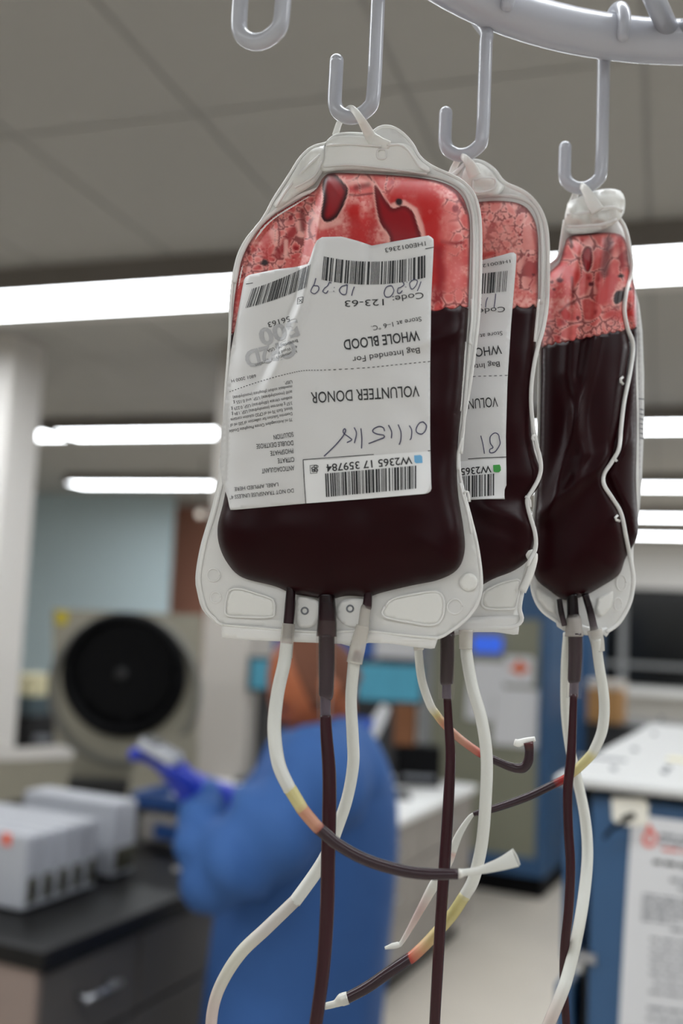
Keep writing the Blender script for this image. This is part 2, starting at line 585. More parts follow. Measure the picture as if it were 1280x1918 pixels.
struct('wall_recess', MB().box(room(acoord(pc), 12.7, 1.5), (1.1, 0.2, 3.0), YAW), WALLO, label='terracotta wall seen past the blue partition')
# pillars
def pillar(name, pxl, pxr, y, d, depth, label, m=None):
    pl, pr = on_d(pxl, y, d), on_d(pxr, y, d)
    a0, a1 = acoord(pl), acoord(pr)
    o = MB().box(room((a0 + a1) / 2, d + depth / 2, CZ / 2), (a1 - a0, depth, CZ), YAW).build(name, m or PILLAR, None, False, 0.01)
    o['kind'] = 'structure'; o['label'] = label
pillar('trim_1', -178, 6, 900, 4.35, 0.28, 'white pillar at the left edge behind the white modules')
pillar('trim_2', 392, 478, 1000, 4.7, 0.34, 'grey pillar between centrifuge and person in blue gown', mat('pillar_grey', (178, 172, 165), .75, noise=.03))

# ceiling lamps
lamp_no = [0]
def lamp(a0, a1, d, label, group=None):
    c = room((a0 + a1) / 2, d, 2.9)
    t = thing('ceiling_lamp', label, 'lamp', c, group)
    L = a1 - a0
    hb = MB()
    hb.box(room((a0 + a1) / 2, d - .185, 2.95), (L, 0.02, 0.10), YAW)
    hb.box(room((a0 + a1) / 2, d + .185, 2.95), (L, 0.02, 0.10), YAW)
    hb.box(room((a0 + a1) / 2, d, 2.985), (L, 0.37, 0.03), YAW)
    hb.box(room(a0 + .01, d, 2.95), (0.02, 0.37, 0.10), YAW)
    hb.box(room(a1 - .01, d, 2.95), (0.02, 0.37, 0.10), YAW)
    hb.build('housing', HOUSE, t)
    MB().box(room((a0 + a1) / 2, d, 2.915), (L - .04, 0.33, 0.03), YAW).build('lens', LENS, t)
    MB().box(room((a0 + a1) / 2, d + .23, 2.915), (L, 0.07, 0.03), YAW).build('side_flange', WALLW, t)
lamp(-4.6, 4.6, 3.66, 'nearest long fluorescent ceiling lamp crossing behind the blood bags')
q = on_d(116, 830, 6.7); a_ = acoord(q)
lamp(a_ - 1.15, a_ - .04, 6.7, 'short ceiling lamp section beside the left white pillar')
lamp(a_ + .02, -1.2, 6.7, 'long second-row ceiling lamp between white pillar and grey pillar')
lamp(-1.1, 4.5, 6.7, 'ceiling lamp at the right edge, second from the top')
q = on_d(138, 908, 9.6)
lamp(acoord(q), -1.8, 9.6, 'lowest lamp strip left of the front bag, above the blue partition')
lamp(-1.7, 4.5, 9.6, 'ceiling lamp at the right edge, third from the top')
lamp(-1.5, 5.0, 12.3, 'ceiling lamp at the right edge, fourth from the top')
lamp(-1.5, 5.0, 14.8, 'lowest ceiling lamp at the right edge above white bulkhead')
lamp(-4.6, 4.6, 0.6, 'long ceiling lamp directly above the blood bag rack')
lamp(-4.6, 4.6, -2.4, 'long ceiling lamp behind the viewer')
p = at(375, 963, 9.3)
rl = thing('wall_lamp', 'small round lamp glowing beside the grey pillar', 'lamp', p)
MB().ellipsoid(p, (0.035, 0.03, 0.035)).build('globe', mat('lamp_globe', (240, 236, 225), 0.4, emit=(255, 246, 230), estr=0.6), rl, True)
MB().cyl(p, p + np.array([0, 0, CZ - p[2]]), 0.008).build('stem', HOUSE, rl)

# ---------------------------------------------------------------- the rack with its ring of hooks
RCX, RCY, RZ, RR, RT = 0.126, 0.246, 1.8462, 0.1512, 0.0090
rack = thing('bag_rack', 'white enamelled ring rack with hooks holding the blood bags', 'rack', (RCX, RCY, 0))
mb = MB(); n1, n2 = 96, 20
V = []; Fc = []
for i in range(n1):
    a = 2 * math.pi * i / n1
    for j in range(n2):
        b = 2 * math.pi * j / n2
        r_ = RR + RT * math.cos(b)
        V.append((RCX + r_ * math.cos(a), RCY + r_ * math.sin(a), RZ + RT * math.sin(b)))
        Fc.append((i * n2 + j, ((i + 1) % n1) * n2 + j, ((i + 1) % n1) * n2 + (j + 1) % n2, i * n2 + (j + 1) % n2))
mesh_obj('ring', V, Fc, WHITEENAM, rack)
MB().cyl((RCX, RCY, 0.03), (RCX, RCY, 2.02), 0.0125).build('pole', WHITEENAM, rack, True)
MB().cyl((RCX, RCY, 2.0), (RCX, RCY, 2.05), 0.02).build('pole_cap', WHITEENAM, rack, True)
for k in range(5):
    a = 2 * math.pi * k / 5 + .35
    e = (RCX + .3 * math.cos(a), RCY + .3 * math.sin(a), 0.05)
    l = MB().cyl((RCX, RCY, 0.11), e, 0.014, 0.011).build('foot', WHITEENAM, rack, True)
    MB().cyl((e[0], e[1], 0), (e[0], e[1], 0.05), 0.02).build('castor', DARK, l, True)
# struts from the ring up to the pole
sp = onz(1247, 78, RZ + .006)
a0 = math.atan2(sp[1] - RCY, sp[0] - RCX)
for k in range(3):
    a = a0 - 2 * math.pi * k / 3; b = a0 - 2 * math.pi * (k + 1) / 3
    MB().cyl((RCX + RR * math.cos(a), RCY + RR * math.sin(a), RZ + .002), (RCX + RR * math.cos(b), RCY + RR * math.sin(b), RZ + .002), 0.0042).build('brace', WHITEENAM, rack, True)
    c = a0 + math.pi + 2 * math.pi * k / 3
    MB().cyl((RCX + RR * math.cos(c), RCY + RR * math.sin(c), RZ), (RCX, RCY, RZ + .06), 0.0042).build('strut', WHITEENAM, rack, True)

def hook(bottom, ztip, w=0.0027):
    """J-hook below the ring: stem down from the ring, round the bottom and up to an open tip outside the ring"""
    cx, cy, zb = bottom
    a = math.atan2(cy - RCY, cx - RCX)
    rd = np.array([math.cos(a), math.sin(a), 0])            # outwards
    sv = np.array([0.94, -0.34, 0])                          # the plane of the J as the photograph shows it
    c = np.array([cx, cy, zb])
    R_ = 0.0078
    P = []
    tip = c - sv * R_
    P.append(tip + np.array([0, 0, R_ + ztip]))
    P.append(tip + np.array([0, 0, R_ + ztip * .55]))
    P.append(tip + np.array([0, 0, R_]))
    for t in (205, 225, 250, 270, 290, 315, 340):
        P.append(c + sv * R_ * math.cos(math.radians(t)) + np.array([0, 0, R_ + R_ * math.sin(math.radians(t))]))
    st = c + sv * R_
    a2 = math.atan2(st[1] - RCY, st[0] - RCX)
    rr = np.array([math.cos(a2), math.sin(a2), 0]); cc = np.array([RCX, RCY, RZ]) + rr * RR
    ro = RT + w * .6
    e0 = cc + rr * ro
    P.append(st + np.array([0, 0, R_ + .006]))
    z0_ = zb + R_ + .006
    for u in (.3, .6, .9):
        P.append(np.array([st[0], st[1], z0_ + (RZ - RT - .002 - z0_) * u]))
    P.append(np.array([st[0], st[1], RZ - RT - .001]))
    for t in np.linspace(0, 205, 12):
        P.append(cc + rr * ro * math.cos(math.radians(t)) + np.array([0, 0, ro * 1.08 * math.sin(math.radians(t))]))
    W, _ = catmull(P, 7)
    h = sweep('hook', W, w, WHITEENAM, rack, 1.0, None, 14)
    MB().ellipsoid(P[0], (w, w, w)).build('hook_tip', WHITEENAM, h, True)
    MB().ellipsoid(P[-1], (w, w, w)).build('hook_end', WHITEENAM, h, True)
ZB = float(at(660, 222, .375)[2])
for (x, y, zt) in ((486, 78, .022), (662, 219, .0155), (868, 290, .0108), (1092, 352, .0112)):
    b = onz(x, y, ZB)
    hook((b[0], b[1], ZB), zt)

# ---------------------------------------------------------------- blood bags
def contour_bulge(contour, T, wpx, floor=0.0006):
    C = resample(contour, 8)
    def fn(P):
        P = np.asarray(P, float)
        d = seg_dist(P, C) * inside(P, C)
        u = np.clip(d / wpx, 0, 1)
        return floor + T * np.sqrt(np.clip(1 - (1 - u) ** 2, 0, 1))
    return fn
def split_at(contour, yline):
    """cut a closed outline along y = yline(x); returns the part above and the part below"""
    C = resample(contour, 3)
    up = C[:, 1] < np.array([yline(x) for x in C[:, 0]])
    def run(flag):
        n = len(C); s = next(i for i in range(n) if flag[i] and not flag[i - 1])
        out = []
        k = s
        while flag[k % n] and len(out) < n:
            out.append(C[k % n]); k += 1
        xa, xb = out[-1][0], out[0][0]
        m_ = max(4, int(abs(xb - xa) / 3))
        for x in np.linspace(xa, xb, m_ + 2)[1:-1]: out.append(np.array([x, yline(x)]))
        return np.array(out)
    return run(up), run(~up)

PAL = {k: lin(v) for k, v in dict(pale=(238, 176, 166), pink=(218, 112, 106), mid=(196, 66, 66), red=(186, 30, 28), deep=(146, 16, 26),
                                  dark=(104, 10, 20), line=(116, 26, 34), black=(30, 4, 10), wine=(90, 14, 26)).items()}
def mixc(a, b, t):
    t = np.asarray(t)[:, None]
    return a * (1 - t) + b * t
def foam_paint(contour, yline, cellfn, smears, windows, spots, seed, pale=0.0, big=30):
    C = resample(contour, 6)
    r = np.random.default_rng(seed)
    x0, y0 = C.min(axis=0) - 10; x1, y1 = C.max(axis=0) + 10
    def fn(P):
        n = len(P)
        nf = noise2(P, 5, seed); nm = noise2(P, 22, seed + 1); nl = noise2(P, 60, seed + 2)
        col = mixc(np.tile(PAL['mid'], (n, 1)), PAL['pink'], np.clip(nl * 1.1 + nm * .4 - .2 + pale, 0, 1))
        ns = noise2(P, 3.2, seed + 5)
        col = mixc(col, PAL['pale'], np.clip(nf * .9 - .1 + pale * .5, 0, .8) * sstep(.25, .6, nm))
        col = mixc(col, PAL['mid'], sstep(.62, .9, ns) * .7)
        col = mixc(col, PAL['pale'], sstep(.66, .92, 1 - ns) * .45)
        # bubbles: cells of two sizes
        for (sz, k) in ((big, 0), (14, 1)):
            m_ = int((x1 - x0) * (y1 - y0) / sz ** 2)
            S = np.stack([r.uniform(x0, x1, m_), r.uniform(y0, y1, m_)], axis=1)
            tone = r.random(m_)
            d1 = np.empty(n); d2 = np.empty(n); d3 = np.empty(n); idx = np.empty(n, int)
            Pw = P + np.stack([noise2(P, 14, seed + 7) - .5, noise2(P, 14, seed + 8) - .5], axis=1) * 7
            for s in range(0, n, 4000):
                D = np.linalg.norm(Pw[s:s + 4000, None, :] - S[None], axis=2)
                o = np.argpartition(D, 2, axis=1)[:, :3]
                aa = np.take_along_axis(D, o, axis=1)
                first = np.argmin(aa, axis=1)
                idx[s:s + 4000] = o[np.arange(len(o)), first]
                aa.sort(axis=1)
                d1[s:s + 4000] = aa[:, 0]; d2[s:s + 4000] = aa[:, 1]; d3[s:s + 4000] = aa[:, 2]
            e = np.maximum(0, d2 - d1 - 2.2 * np.exp(-(d3 - d1) / (sz * .16)))
            msk = cellfn(P, k)
            c = mixc(np.tile(PAL['pink'], (n, 1)), PAL['mid'], np.clip(tone[idx] * .8 + (nf - .5) * .5, 0, 1))
            c = mixc(c, PAL['pale'], np.clip(pale * .9 * nl + 0 * nf, 0, 1))
            c = mixc(c, PAL['deep'], (1 - sstep(1.0, sz * .24, d1)) * (tone[idx] > .62) * .8)
            c = mixc(c, PAL['pale'], (1 - sstep(2.5, 8, e)) * .6)
            c = mixc(c, PAL['line'], (1 - sstep(.3, 2.2, e)) * .85)
            col = mixc(col, c, msk)
        for (line, wd, cname, soft, amt) in smears:
            d = seg_dist(P, line, False)
            wob = (nm - .5) * soft * .8
            col = mixc(col, PAL[cname], (1 - sstep(wd - soft, wd + soft, d + wob)) * amt)
        for (poly, cname, edge, ew) in windows:
            Q, _ = catmull(poly, 5, True)
            ins = inside(P, Q); d = seg_dist(P, Q) * np.where(ins, 1, -1)
            rim = sstep(-5, -1, d) * (1 - sstep(-1, 1, d))
            col = mixc(col, PAL['pale'], rim * .75)
            c = mixc(np.tile(PAL[edge], (n, 1)), PAL[cname], sstep(1, ew, d + (nm - .5) * 3))
            col = mixc(col, c, sstep(-1.2, 1.0, d))
        for (x, y, rx, ry, cname) in spots:
            d = np.hypot((P[:, 0] - x) / rx, (P[:, 1] - y) / ry)
            col = mixc(col, PAL[cname], 1 - sstep(.6, 1.1, d + (nf - .5) * .3))
        dc = seg_dist(P, C)
        col = mixc(col, PAL['wine'], (1 - sstep(1, 6, dc)) * .8)
        yl = np.array([yline(x) for x in P[:, 0]])
        col = mixc(col, PAL['line'], (1 - sstep(0, 3.5, yl - P[:, 1])) * .7)
        return np.clip(col, 0, 1)
    return fn
def scallop(x0, y0, x1, y1, amp, per, seed):
    r = random.Random(seed); xs = [x0 - 60]
    while xs[-1] < x1 + 60: xs.append(xs[-1] + per * r.uniform(.6, 1.4))
    def f(x):
        base = y0 + (y1 - y0) * (x - x0) / (x1 - x0)
        for a, b in zip(xs[:-1], xs[1:]):
            if a <= x < b:
                u = (x - a) / (b - a) * 2 - 1
                return base + amp * (math.sqrt(max(0, 1 - u * u)) - .6)
        return base
    return f
WHT = (238, 238, 232); YLW = (228, 218, 158); ORG = (216, 160, 132); RED = (190, 50, 44); DRK = (62, 44, 50); MAR = (64, 28, 36)

# ======== bag in front
TDY[0] = -.009
S1 = Surf(at(650, 240, 0.380), math.radians(-9))
bag1 = thing('blood_bag', 'nearest full blood bag with the whole label facing the viewer and a blue square', 'blood bag', at(640, 1200, .372), 'blood bags hanging on the rack')
OUT1, _ = catmull([(612, 268), (628, 254), (660, 250), (692, 252), (708, 240), (728, 237), (748, 245), (770, 266), (790, 298), (822, 318), (858, 334), (884, 358), (897, 392), (901, 450), (899, 560),
        (892, 640), (881, 720), (869, 790), (860, 850), (864, 900), (878, 955), (893, 1015), (902, 1080), (899, 1118), (882, 1150), (850, 1178), (812, 1196), (720, 1196), (560, 1182), (430, 1172),
        (404, 1160), (386, 1140), (378, 1112), (374, 1080), (384, 1020), (402, 960), (416, 900), (418, 860), (420, 800), (424, 720), (430, 640), (433, 560),
        (441, 500), (458, 455), (492, 412), (512, 375), (540, 332), (566, 292), (590, 274)], 5, True)
CH1, _ = catmull([(606, 332), (626, 324), (700, 326), (780, 332), (830, 342), (860, 360), (875, 388), (881, 432), (878, 570), (873, 650), (866, 750), (857, 850), (858, 920), (868, 985), (871, 1030), (858, 1066),
       (822, 1086), (770, 1097), (715, 1110), (690, 1118), (650, 1116), (612, 1124), (585, 1118), (548, 1112), (515, 1098), (455, 1082), (427, 1056), (411, 1022), (408, 985), (420, 935),
       (426, 880), (428, 800), (431, 700), (434, 620), (442, 540), (455, 482), (482, 434), (512, 404), (560, 374), (592, 354)], 5, True)
_b1 = contour_bulge(CH1, 0.015, 120)
_fx = np.array([(330, 604), (450, 588), (560, 565), (640, 535), (720, 500), (800, 470)], float)
def relief1(P):
    P = np.asarray(P, float)
    xf = np.interp(P[:, 1], _fx[:, 0], _fx[:, 1]); s = P[:, 0] - xf
    fade = 1 - sstep(640, 800, P[:, 1])
    top = sstep(318, 345, P[:, 1])
    h = -0.0050 * (1 - sstep(-20, 10, s)) * fade * top + 0.0016 * np.exp(-((s - 4) / 12) ** 2) * fade
    h += 0.0012 * np.exp(-((P[:, 0] - 697 - (P[:, 1] - 450) * .05) / 14) ** 2) * (1 - sstep(440, 560, P[:, 1])) * -1
    h += 0.0008 * np.sin((P[:, 0] * .8 + P[:, 1] * .5) / 34) * sstep(450, 520, P[:, 1]) * (1 - sstep(850, 980, P[:, 1])) * (1 - sstep(520, 600, P[:, 0]))
    h += 0.0006 * (noise2(P, 45, 5) - .5) * 2
    h += 0.0010 * np.exp(-((P[:, 1] - 640 - (800 - P[:, 0]) * .35) / 12) ** 2) * sstep(740, 800, P[:, 0])
    return h
def front1(P):
    b = _b1(P)
    return b + relief1(P) * sstep(0.0006, 0.006, b)
def lab1(P): return np.maximum(front1(P), 0.0008) + 0.0005
def prn1(P): return lab1(P) + 0.00022
def film1(P): return 0.0004 + 0.0008 * (noise2(P, 35, 3) - .5) * sstep(0, 25, seg_dist(P, resample(CH1, 10)))
slab('film', OUT1, 9, S1, film1, lambda P: film1(P) - 0.0009, FILM, bag1)
OUT1B = OUT1 + np.where((OUT1[:, 1] > 850)[:, None] & (OUT1[:, 0] < 600)[:, None], np.array([[-8.0, 0]]), np.array([[-3.0, 2.0]]))
slab('back_film', OUT1B, 12, S1, lambda P: -0.0030 + 0.001 * noise2(P, 40, 9), lambda P: -0.0038 + 0.001 * noise2(P, 40, 9), FILM, bag1)
seam('rim_weld', OUT1[::3], S1, 0.0009, 6, FILMW, bag1, True)
seam('chamber_weld', [(604, 322), (640, 317), (700, 319), (780, 325), (832, 335), (866, 354), (882, 384), (888, 432), (886, 560), (880, 650), (872, 750), (864, 850)], S1, 0.0009, 7, FILMW, bag1)
seam('chamber_weld', [(600, 352), (560, 368), (512, 398), (480, 428), (452, 478), (440, 530)], S1, 0.0009, 8, FILMW, bag1)
for q in ([(862, 905), (868, 930), (876, 958), (884, 1000)], [(868, 925), (876, 920), (880, 940)], [(884, 560), (884, 600), (880, 640), (884, 645)],
          [(872, 640), (868, 700), (862, 770)], [(866, 820), (858, 850), (858, 880)]):
    seam('weld_ripple', q, S1, 0.0016, 5, FILMW, bag1)
# layered head of the bag with the hanging slot
slab('hanger_tab', catmull([(611, 270), (624, 257), (660, 253), (700, 258), (712, 268), (762, 270), (784, 296), (806, 322), (740, 322), (660, 317), (604, 321), (606, 300)], 4, True)[0], 8, S1,
     lambda P: 0.0022 + .0006 * noise2(P, 30, 4), 0.0004, EMBOSS, bag1)
seam('tab_fold', [(612, 272), (650, 270), (690, 272), (715, 274)], S1, 0.0030, 4, FILMW, bag1)
seam('tab_fold', [(725, 272), (752, 272), (770, 288), (786, 312), (800, 320)], S1, 0.0030, 4, FILMW, bag1)
seam('tab_fold', [(606, 312), (660, 309), (730, 316), (800, 326)], S1, 0.0030, 4, FILMW, bag1)
seam('tab_slot', [(708, 281), (722, 281), (722, 296), (708, 296)], S1, 0.0030, 3, FILMW, bag1, True, step=2)
slab('shoulder_fold', [(608, 272), (606, 320), (590, 345), (555, 366), (520, 390), (512, 384), (540, 340), (566, 296), (586, 278)], 9, S1, lambda P: 0.0014 + .0022 * noise2(P, 24, 14), 0.0004, EMBOSS, bag1)
seam('shoulder_crease', [(600, 290), (570, 318), (540, 352), (516, 388)], S1, 0.0030, 5, FILMW, bag1)
seam('shoulder_crease', [(604, 300), (588, 330), (552, 352)], S1, 0.0034, 4, FILMW, bag1)
# the strap over the hook
hp = onz(662, 219, ZB)
dh = float((hp - CAM) @ FW)
tube('strap', [(702, 270, .3755), (690, 248, .3745), (677, 225, dh - .006), (664, 207, dh - .004), (655, 203, dh), (645, 214, dh + .005), (636, 230, .381), (628, 254, .3815)],
     [22, 20, 15, 12, 11, 11, 11, 12], EMBOSS, bag1, 8, 0.35, False)
tube('strap_root', on_bag(S1, 0.0025, [(690, 250), (705, 266), (730, 274)]), [18, 26, 18], EMBOSS, bag1, 8, 0.3)
# embossed marks at the foot of the bag
for C_ in ([(428, 1108), (450, 1103), (490, 1115), (512, 1124), (514, 1146), (506, 1156), (450, 1155), (425, 1152), (422, 1138)],
           [(722, 1136), (736, 1122), (780, 1112), (816, 1108), (830, 1118), (832, 1140), (826, 1162), (806, 1171), (760, 1164), (722, 1156), (716, 1146)]):
    q, _ = catmull(C_, 5, True)
    slab('embossed_panel', q, 7, S1, lambda P: 0.0012, 0.0004, EMBOSS, bag1)
    seam('panel_border', q[::3], S1, 0.0016, 4, FILMW, bag1, True)
def disc_px(x, y, r, n=20): return np.array([(x + r * math.cos(2 * math.pi * k / n), y + r * math.sin(2 * math.pi * k / n)) for k in range(n)])
for (x, y, r_) in ((400, 1077, 12), (404, 1119, 10), (852, 1136, 14)):
    seam('embossed_ring', disc_px(x, y, r_), S1, 0.0012, 3, FILMW, bag1, True, step=3)
slab('embossed_button', disc_px(878, 1090, 17), 5, S1, 0.0016, 0.0004, EMBOSS, bag1)
for (x, y) in ((571, 1144), (656, 1140)):
    seam('eyelet', disc_px(x, y, 6, 14), S1, 0.0014, 3, GREYT, bag1, True, step=2)
for C_ in ([(556, 1122), (575, 1117), (596, 1126), (602, 1150), (590, 1170), (572, 1176), (556, 1168)], [(636, 1130), (650, 1122), (680, 1121), (690, 1130), (682, 1168), (662, 1176), (640, 1166), (630, 1150)]):
    q, _ = catmull(C_, 5, True)
    slab('port_web', q, 6, S1, 0.0010, 0.0004, FILMW, bag1)
slab('bottom_flap', [(416, 1168), (500, 1174), (600, 1182), (700, 1182), (800, 1190), (822, 1192), (814, 1216), (776, 1212), (730, 1205), (690, 1204), (660, 1212), (640, 1206), (540, 1202), (470, 1199), (415, 1194)], 9, S1,
     lambda P: 0.0008 + .001 * noise2(P, 40, 8), lambda P: -0.0005 + .001 * noise2(P, 40, 8), FILMW, bag1)
seam('flap_fold', [(416, 1170), (500, 1178), (600, 1184), (680, 1182), (760, 1190), (820, 1196)], S1, 0.0016, 4, EMBOSS, bag1)
# foam over dark blood
yl1 = scallop(430, 624, 878, 572, 9, 26, 3)
f1, b1 = split_at(CH1, yl1)
back1 = lambda P: -_b1(P) * .55 - .001
def cells1(P, k):
    C = resample(CH1, 8); dc = seg_dist(P, C)
    yl = 624 + (572 - 624) * (P[:, 0] - 430) / 448
    low = 1 - sstep(26, 40, yl - P[:, 1])
    right = (1 - sstep(34, 46, dc)) * (P[:, 0] > 800) * (P[:, 1] < 480) * (P[:, 1] > 372)
    left = (P[:, 0] < 590) * 1.0
    top = (1 - sstep(30, 42, dc)) * ((P[:, 0] > 648) & (P[:, 0] < 740)) * (P[:, 1] < 370)
    if k == 0: return np.clip(low + left * (noise2(P, 70, 31) > .36) + right + top, 0, 1)
    return np.clip(low * (noise2(P, 40, 33) > .6) + left * (noise2(P, 50, 32) > .62) + right * (noise2(P, 30, 34) > .6), 0, 1)
paint1 = foam_paint(CH1, yl1, cells1,
    smears=[([(742, 372), (756, 352), (788, 352), (806, 380), (812, 430), (816, 520)], 20, 'red', 12, .95),
            ([(760, 372), (790, 385), (806, 430)], 14, 'red', 10, .9),
            ([(664, 392), (668, 455)], 14, 'red', 9, .95), ([(692, 400), (690, 460)], 11, 'red', 9, .7),
            ([(505, 400), (497, 450), (500, 480)], 9, 'red', 7, .7), ([(520, 478), (545, 440), (552, 430)], 7, 'deep', 4, .85),
            ([(830, 452), (850, 456), (868, 454)], 3.5, 'deep', 3, .9), ([(640, 364), (670, 366), (700, 362)], 1.6, 'line', 1.5, .9),
            ([(738, 386), (757, 381), (777, 394), (787, 424), (792, 452)], 6, 'pale', 3, .85), ([(586, 400), (602, 424), (636, 416)], 6, 'pale', 4, .7), ([(712, 395), (720, 430), (728, 450)], 7, 'pale', 5, .6),
            ([(848, 480), (852, 545)], 20, 'pink', 8, .6), ([(846, 392), (838, 440)], 14, 'pink', 8, .7), ([(648, 345), (676, 338), (700, 345)], 4, 'pale', 4, .7),
            ([(512, 436), (520, 452)], 8, 'pale', 4, .6), ([(560, 420), (566, 440)], 6, 'pale', 3, .8), ([(536, 452), (536, 480)], 4, 'pale', 2, .8),
            ([(818, 560), (826, 520), (822, 470)], 9, 'deep', 8, .8), ([(668, 352), (690, 346)], 4, 'dark', 4, .7),
            ([(566, 395), (568, 430)], 5, 'dark', 4, .8), ([(520, 405), (524, 440), (522, 458)], 1.4, 'line', 1.4, .9),
            ([(770, 331), (800, 336), (830, 344), (856, 362), (872, 392)], 2.5, 'wine', 2, .9)],
    windows=[([(614, 324), (628, 326), (642, 340), (652, 356), (644, 384), (630, 408), (612, 416), (602, 404), (606, 372), (604, 345)], 'deep', 'black', 13),
             ([(702, 347), (713, 360), (728, 382), (738, 390), (757, 385), (773, 396), (782, 420), (789, 452), (760, 474), (734, 458), (729, 440), (713, 418), (705, 384)], 'deep', 'dark', 12)],
    spots=[(748, 378, 8, 8, 'black'), (758, 368, 5, 4, 'mid'), (496, 492, 9, 7, 'black'), (854, 391, 7, 8, 'deep'), (466, 472, 4, 4, 'dark'), (545, 408, 5, 6, 'deep'),
           (806, 396, 4, 5, 'mid'), (452, 516, 4, 4, 'deep'), (555, 465, 6, 4, 'deep'), (545, 372, 5, 5, 'deep'), (646, 352, 5, 6, 'wine')], seed=11)
slab('foam', f1, 2.6, S1, front1, back1, FOAM, bag1, paint1)
slab('blood', b1, 8, S1, front1, back1, BLOOD, bag1)
# label
LB1 = []
for q in ([(803, 441), (812, 446), (813, 456)], [(808, 560), (806, 700), (806, 820), (808, 905)], [(809, 914), (806, 922), (798, 925)], [(690, 934), (560, 944), (440, 955), (431, 955)],
          [(426, 930), (416, 905), (412, 870), (416, 800), (424, 730), (432, 660), (445, 590), (455, 535)], [(457, 524), (462, 517), (470, 514)], [(520, 504), (555, 500), (578, 494), (588, 462), (594, 450), (603, 444)],
          [(640, 443), (670, 451), (697, 460), (740, 452)]):
    LB1 += q
label1 = slab('label', LB1, 6, S1, lab1, lambda P: lab1(P) - 0.0003, LABELM, bag1)
label1['label'] = 'white paper label printed upside down'
def T1(s, p0, p1, cap, bold=0.0, dip=0.0, m=INK): printed('print', s, p0, p1, cap, S1, prn1, m, label1, bold, dip)
T1('1HE0012363', (797, 452), (721, 465), 8)
stroke('rule', [[(813, 463), (797, 466)]], 1.2, S1, prn1, INK, label1)
barcode('barcode', (797, 478), (797, 520), (607, 480), (603, 524), S1, prn1, INK, label1, 44, 11, 5)
T1('Code:', (793, 547), (735, 555), 12)
T1('123-63', (719, 560), (646, 563), 12)
T1('Store at 1\u20136 \u00b0C.', (789, 593), (695, 611), 9)
T1('WHOLE BLOOD', (785, 619), (643, 637), 19, 0.012)
T1('Bag Intended For', (786, 651), (660, 669), 11)
dl = catmull([(806, 677), (745, 683), (684, 689), (611, 693), (571, 694), (540, 700), (502, 710), (464, 722), (427, 735)], 14)[0]
stroke('dashed_rule', [dl[i:i + 2] for i in range(0, len(dl) - 1, 2)], 1.3, S1, prn1, INK, label1, False)
T1('VOLUNTEER DONOR', (785, 722), (582, 735), 21, 0.005)
STK = [(569, 862), (690, 853), (806, 845), (807, 905), (800, 924), (690, 934), (573, 943)]
def stk1(P): return lab1(P) + 0.00012
patch('donor_sticker', STK, S1, stk1, STICKER, label1)
stroke('rule', [[(807, 844), (690, 852), (568, 861)], [(568, 861), (570, 900), (573, 943)]], 1.4, S1, lambda P: prn1(P) + .0001, INK, label1, False)
prs = lambda P: prn1(P) + .0001
patch('blue_square', [(776, 853), (791, 852), (792, 867), (777, 868)], S1, prs, SQB, label1, 6)
printed('print', 'W2365 17 359784', (772, 855), (611, 870), 14, S1, prs, INK, label1, 0.012)
printed('print', '00', (596, 884), (597, 871), 9, S1, prs, INK, label1)
printed('print', '8', (591, 874), (583, 875), 10, S1, prs, INK, label1)
stroke('check_box', [[(593, 871), (581, 872), (582, 887), (594, 886), (593, 871)]], 1.2, S1, prs, INK, label1, False)
barcode('barcode', (780, 872), (780, 915), (609, 887), (611, 931), S1, prs, INK, label1, 42, 0, 9)
for s, a, b in (('ANTICOAGULANT', (551, 872), (490, 878)), ('CITRATE', (551, 856), (520, 859)), ('PHOSPHATE', (549, 840), (506, 845)), ('DOUBLE DEXTROSE', (549, 825), (480, 832)), ('SOLUTION', (549, 809), (512, 815))):
    T1(s, a, b, 9, 0.004)
T1('DO NOT TRANSFUSE UNLESS 4\u00b0', (550, 915), (430, 928), 7.5)
T1('LABEL APPLIED HERE', (521, 904), (439, 913), 7)
for k, s in enumerate(('70 ml Anticoagulant Citrate Phosphate Double', 'Dextrose Solution for collection of 500 ml of', 'blood. Each 70 ml of CP2D solution contains', '3.57 g dextrose (monohydrate) USP, 1.84 g', 'sodium citrate (dihydrate) USP, 0.229 g', 'acid (monohydrate) USP, and 0.155 g', 'monobasic sodium phosphate (monohydrate)', 'USP.')):
    yy = (783, 772, 762, 752, 742, 731, 721, 712)[k]
    xe = 532 if k == 7 else (429, 431, 432, 434, 433, 437, 436)[k]
    T1(s, (547, yy), (xe, yy + (547 - xe) * .19), 6)
T1('Haemonetics Corporation', (555, 655), (478, 682), 6)
T1('400 Wood Road', (556, 646), (510, 662), 6)
T1('Braintree, MA USA', (557, 635), (500, 655), 6)
T1('500', (556, 597), (482, 619), 31, 0.03, 0, INKG)
T1('CP2D', (550, 636), (456, 660), 31, 0.03, 0, INKG)
T1('56163', (542, 592), (501, 604), 10)
barcode('barcode', (582, 495), (574, 538), (472, 541), (460, 577), S1, prn1, INK, label1, 36, 3, 21)
T1('6801 2000 H', (479, 701), (433, 711), 6)
stroke('check_box', [[(568, 556), (558, 558), (557, 570), (567, 567), (568, 556)], [(566, 560), (560, 566)], [(566, 566), (560, 560)]], 1.2, S1, prn1, INK, label1, False)
stroke('rule', [[(461, 532), (474, 530)]], 1.2, S1, prn1, INK, label1)
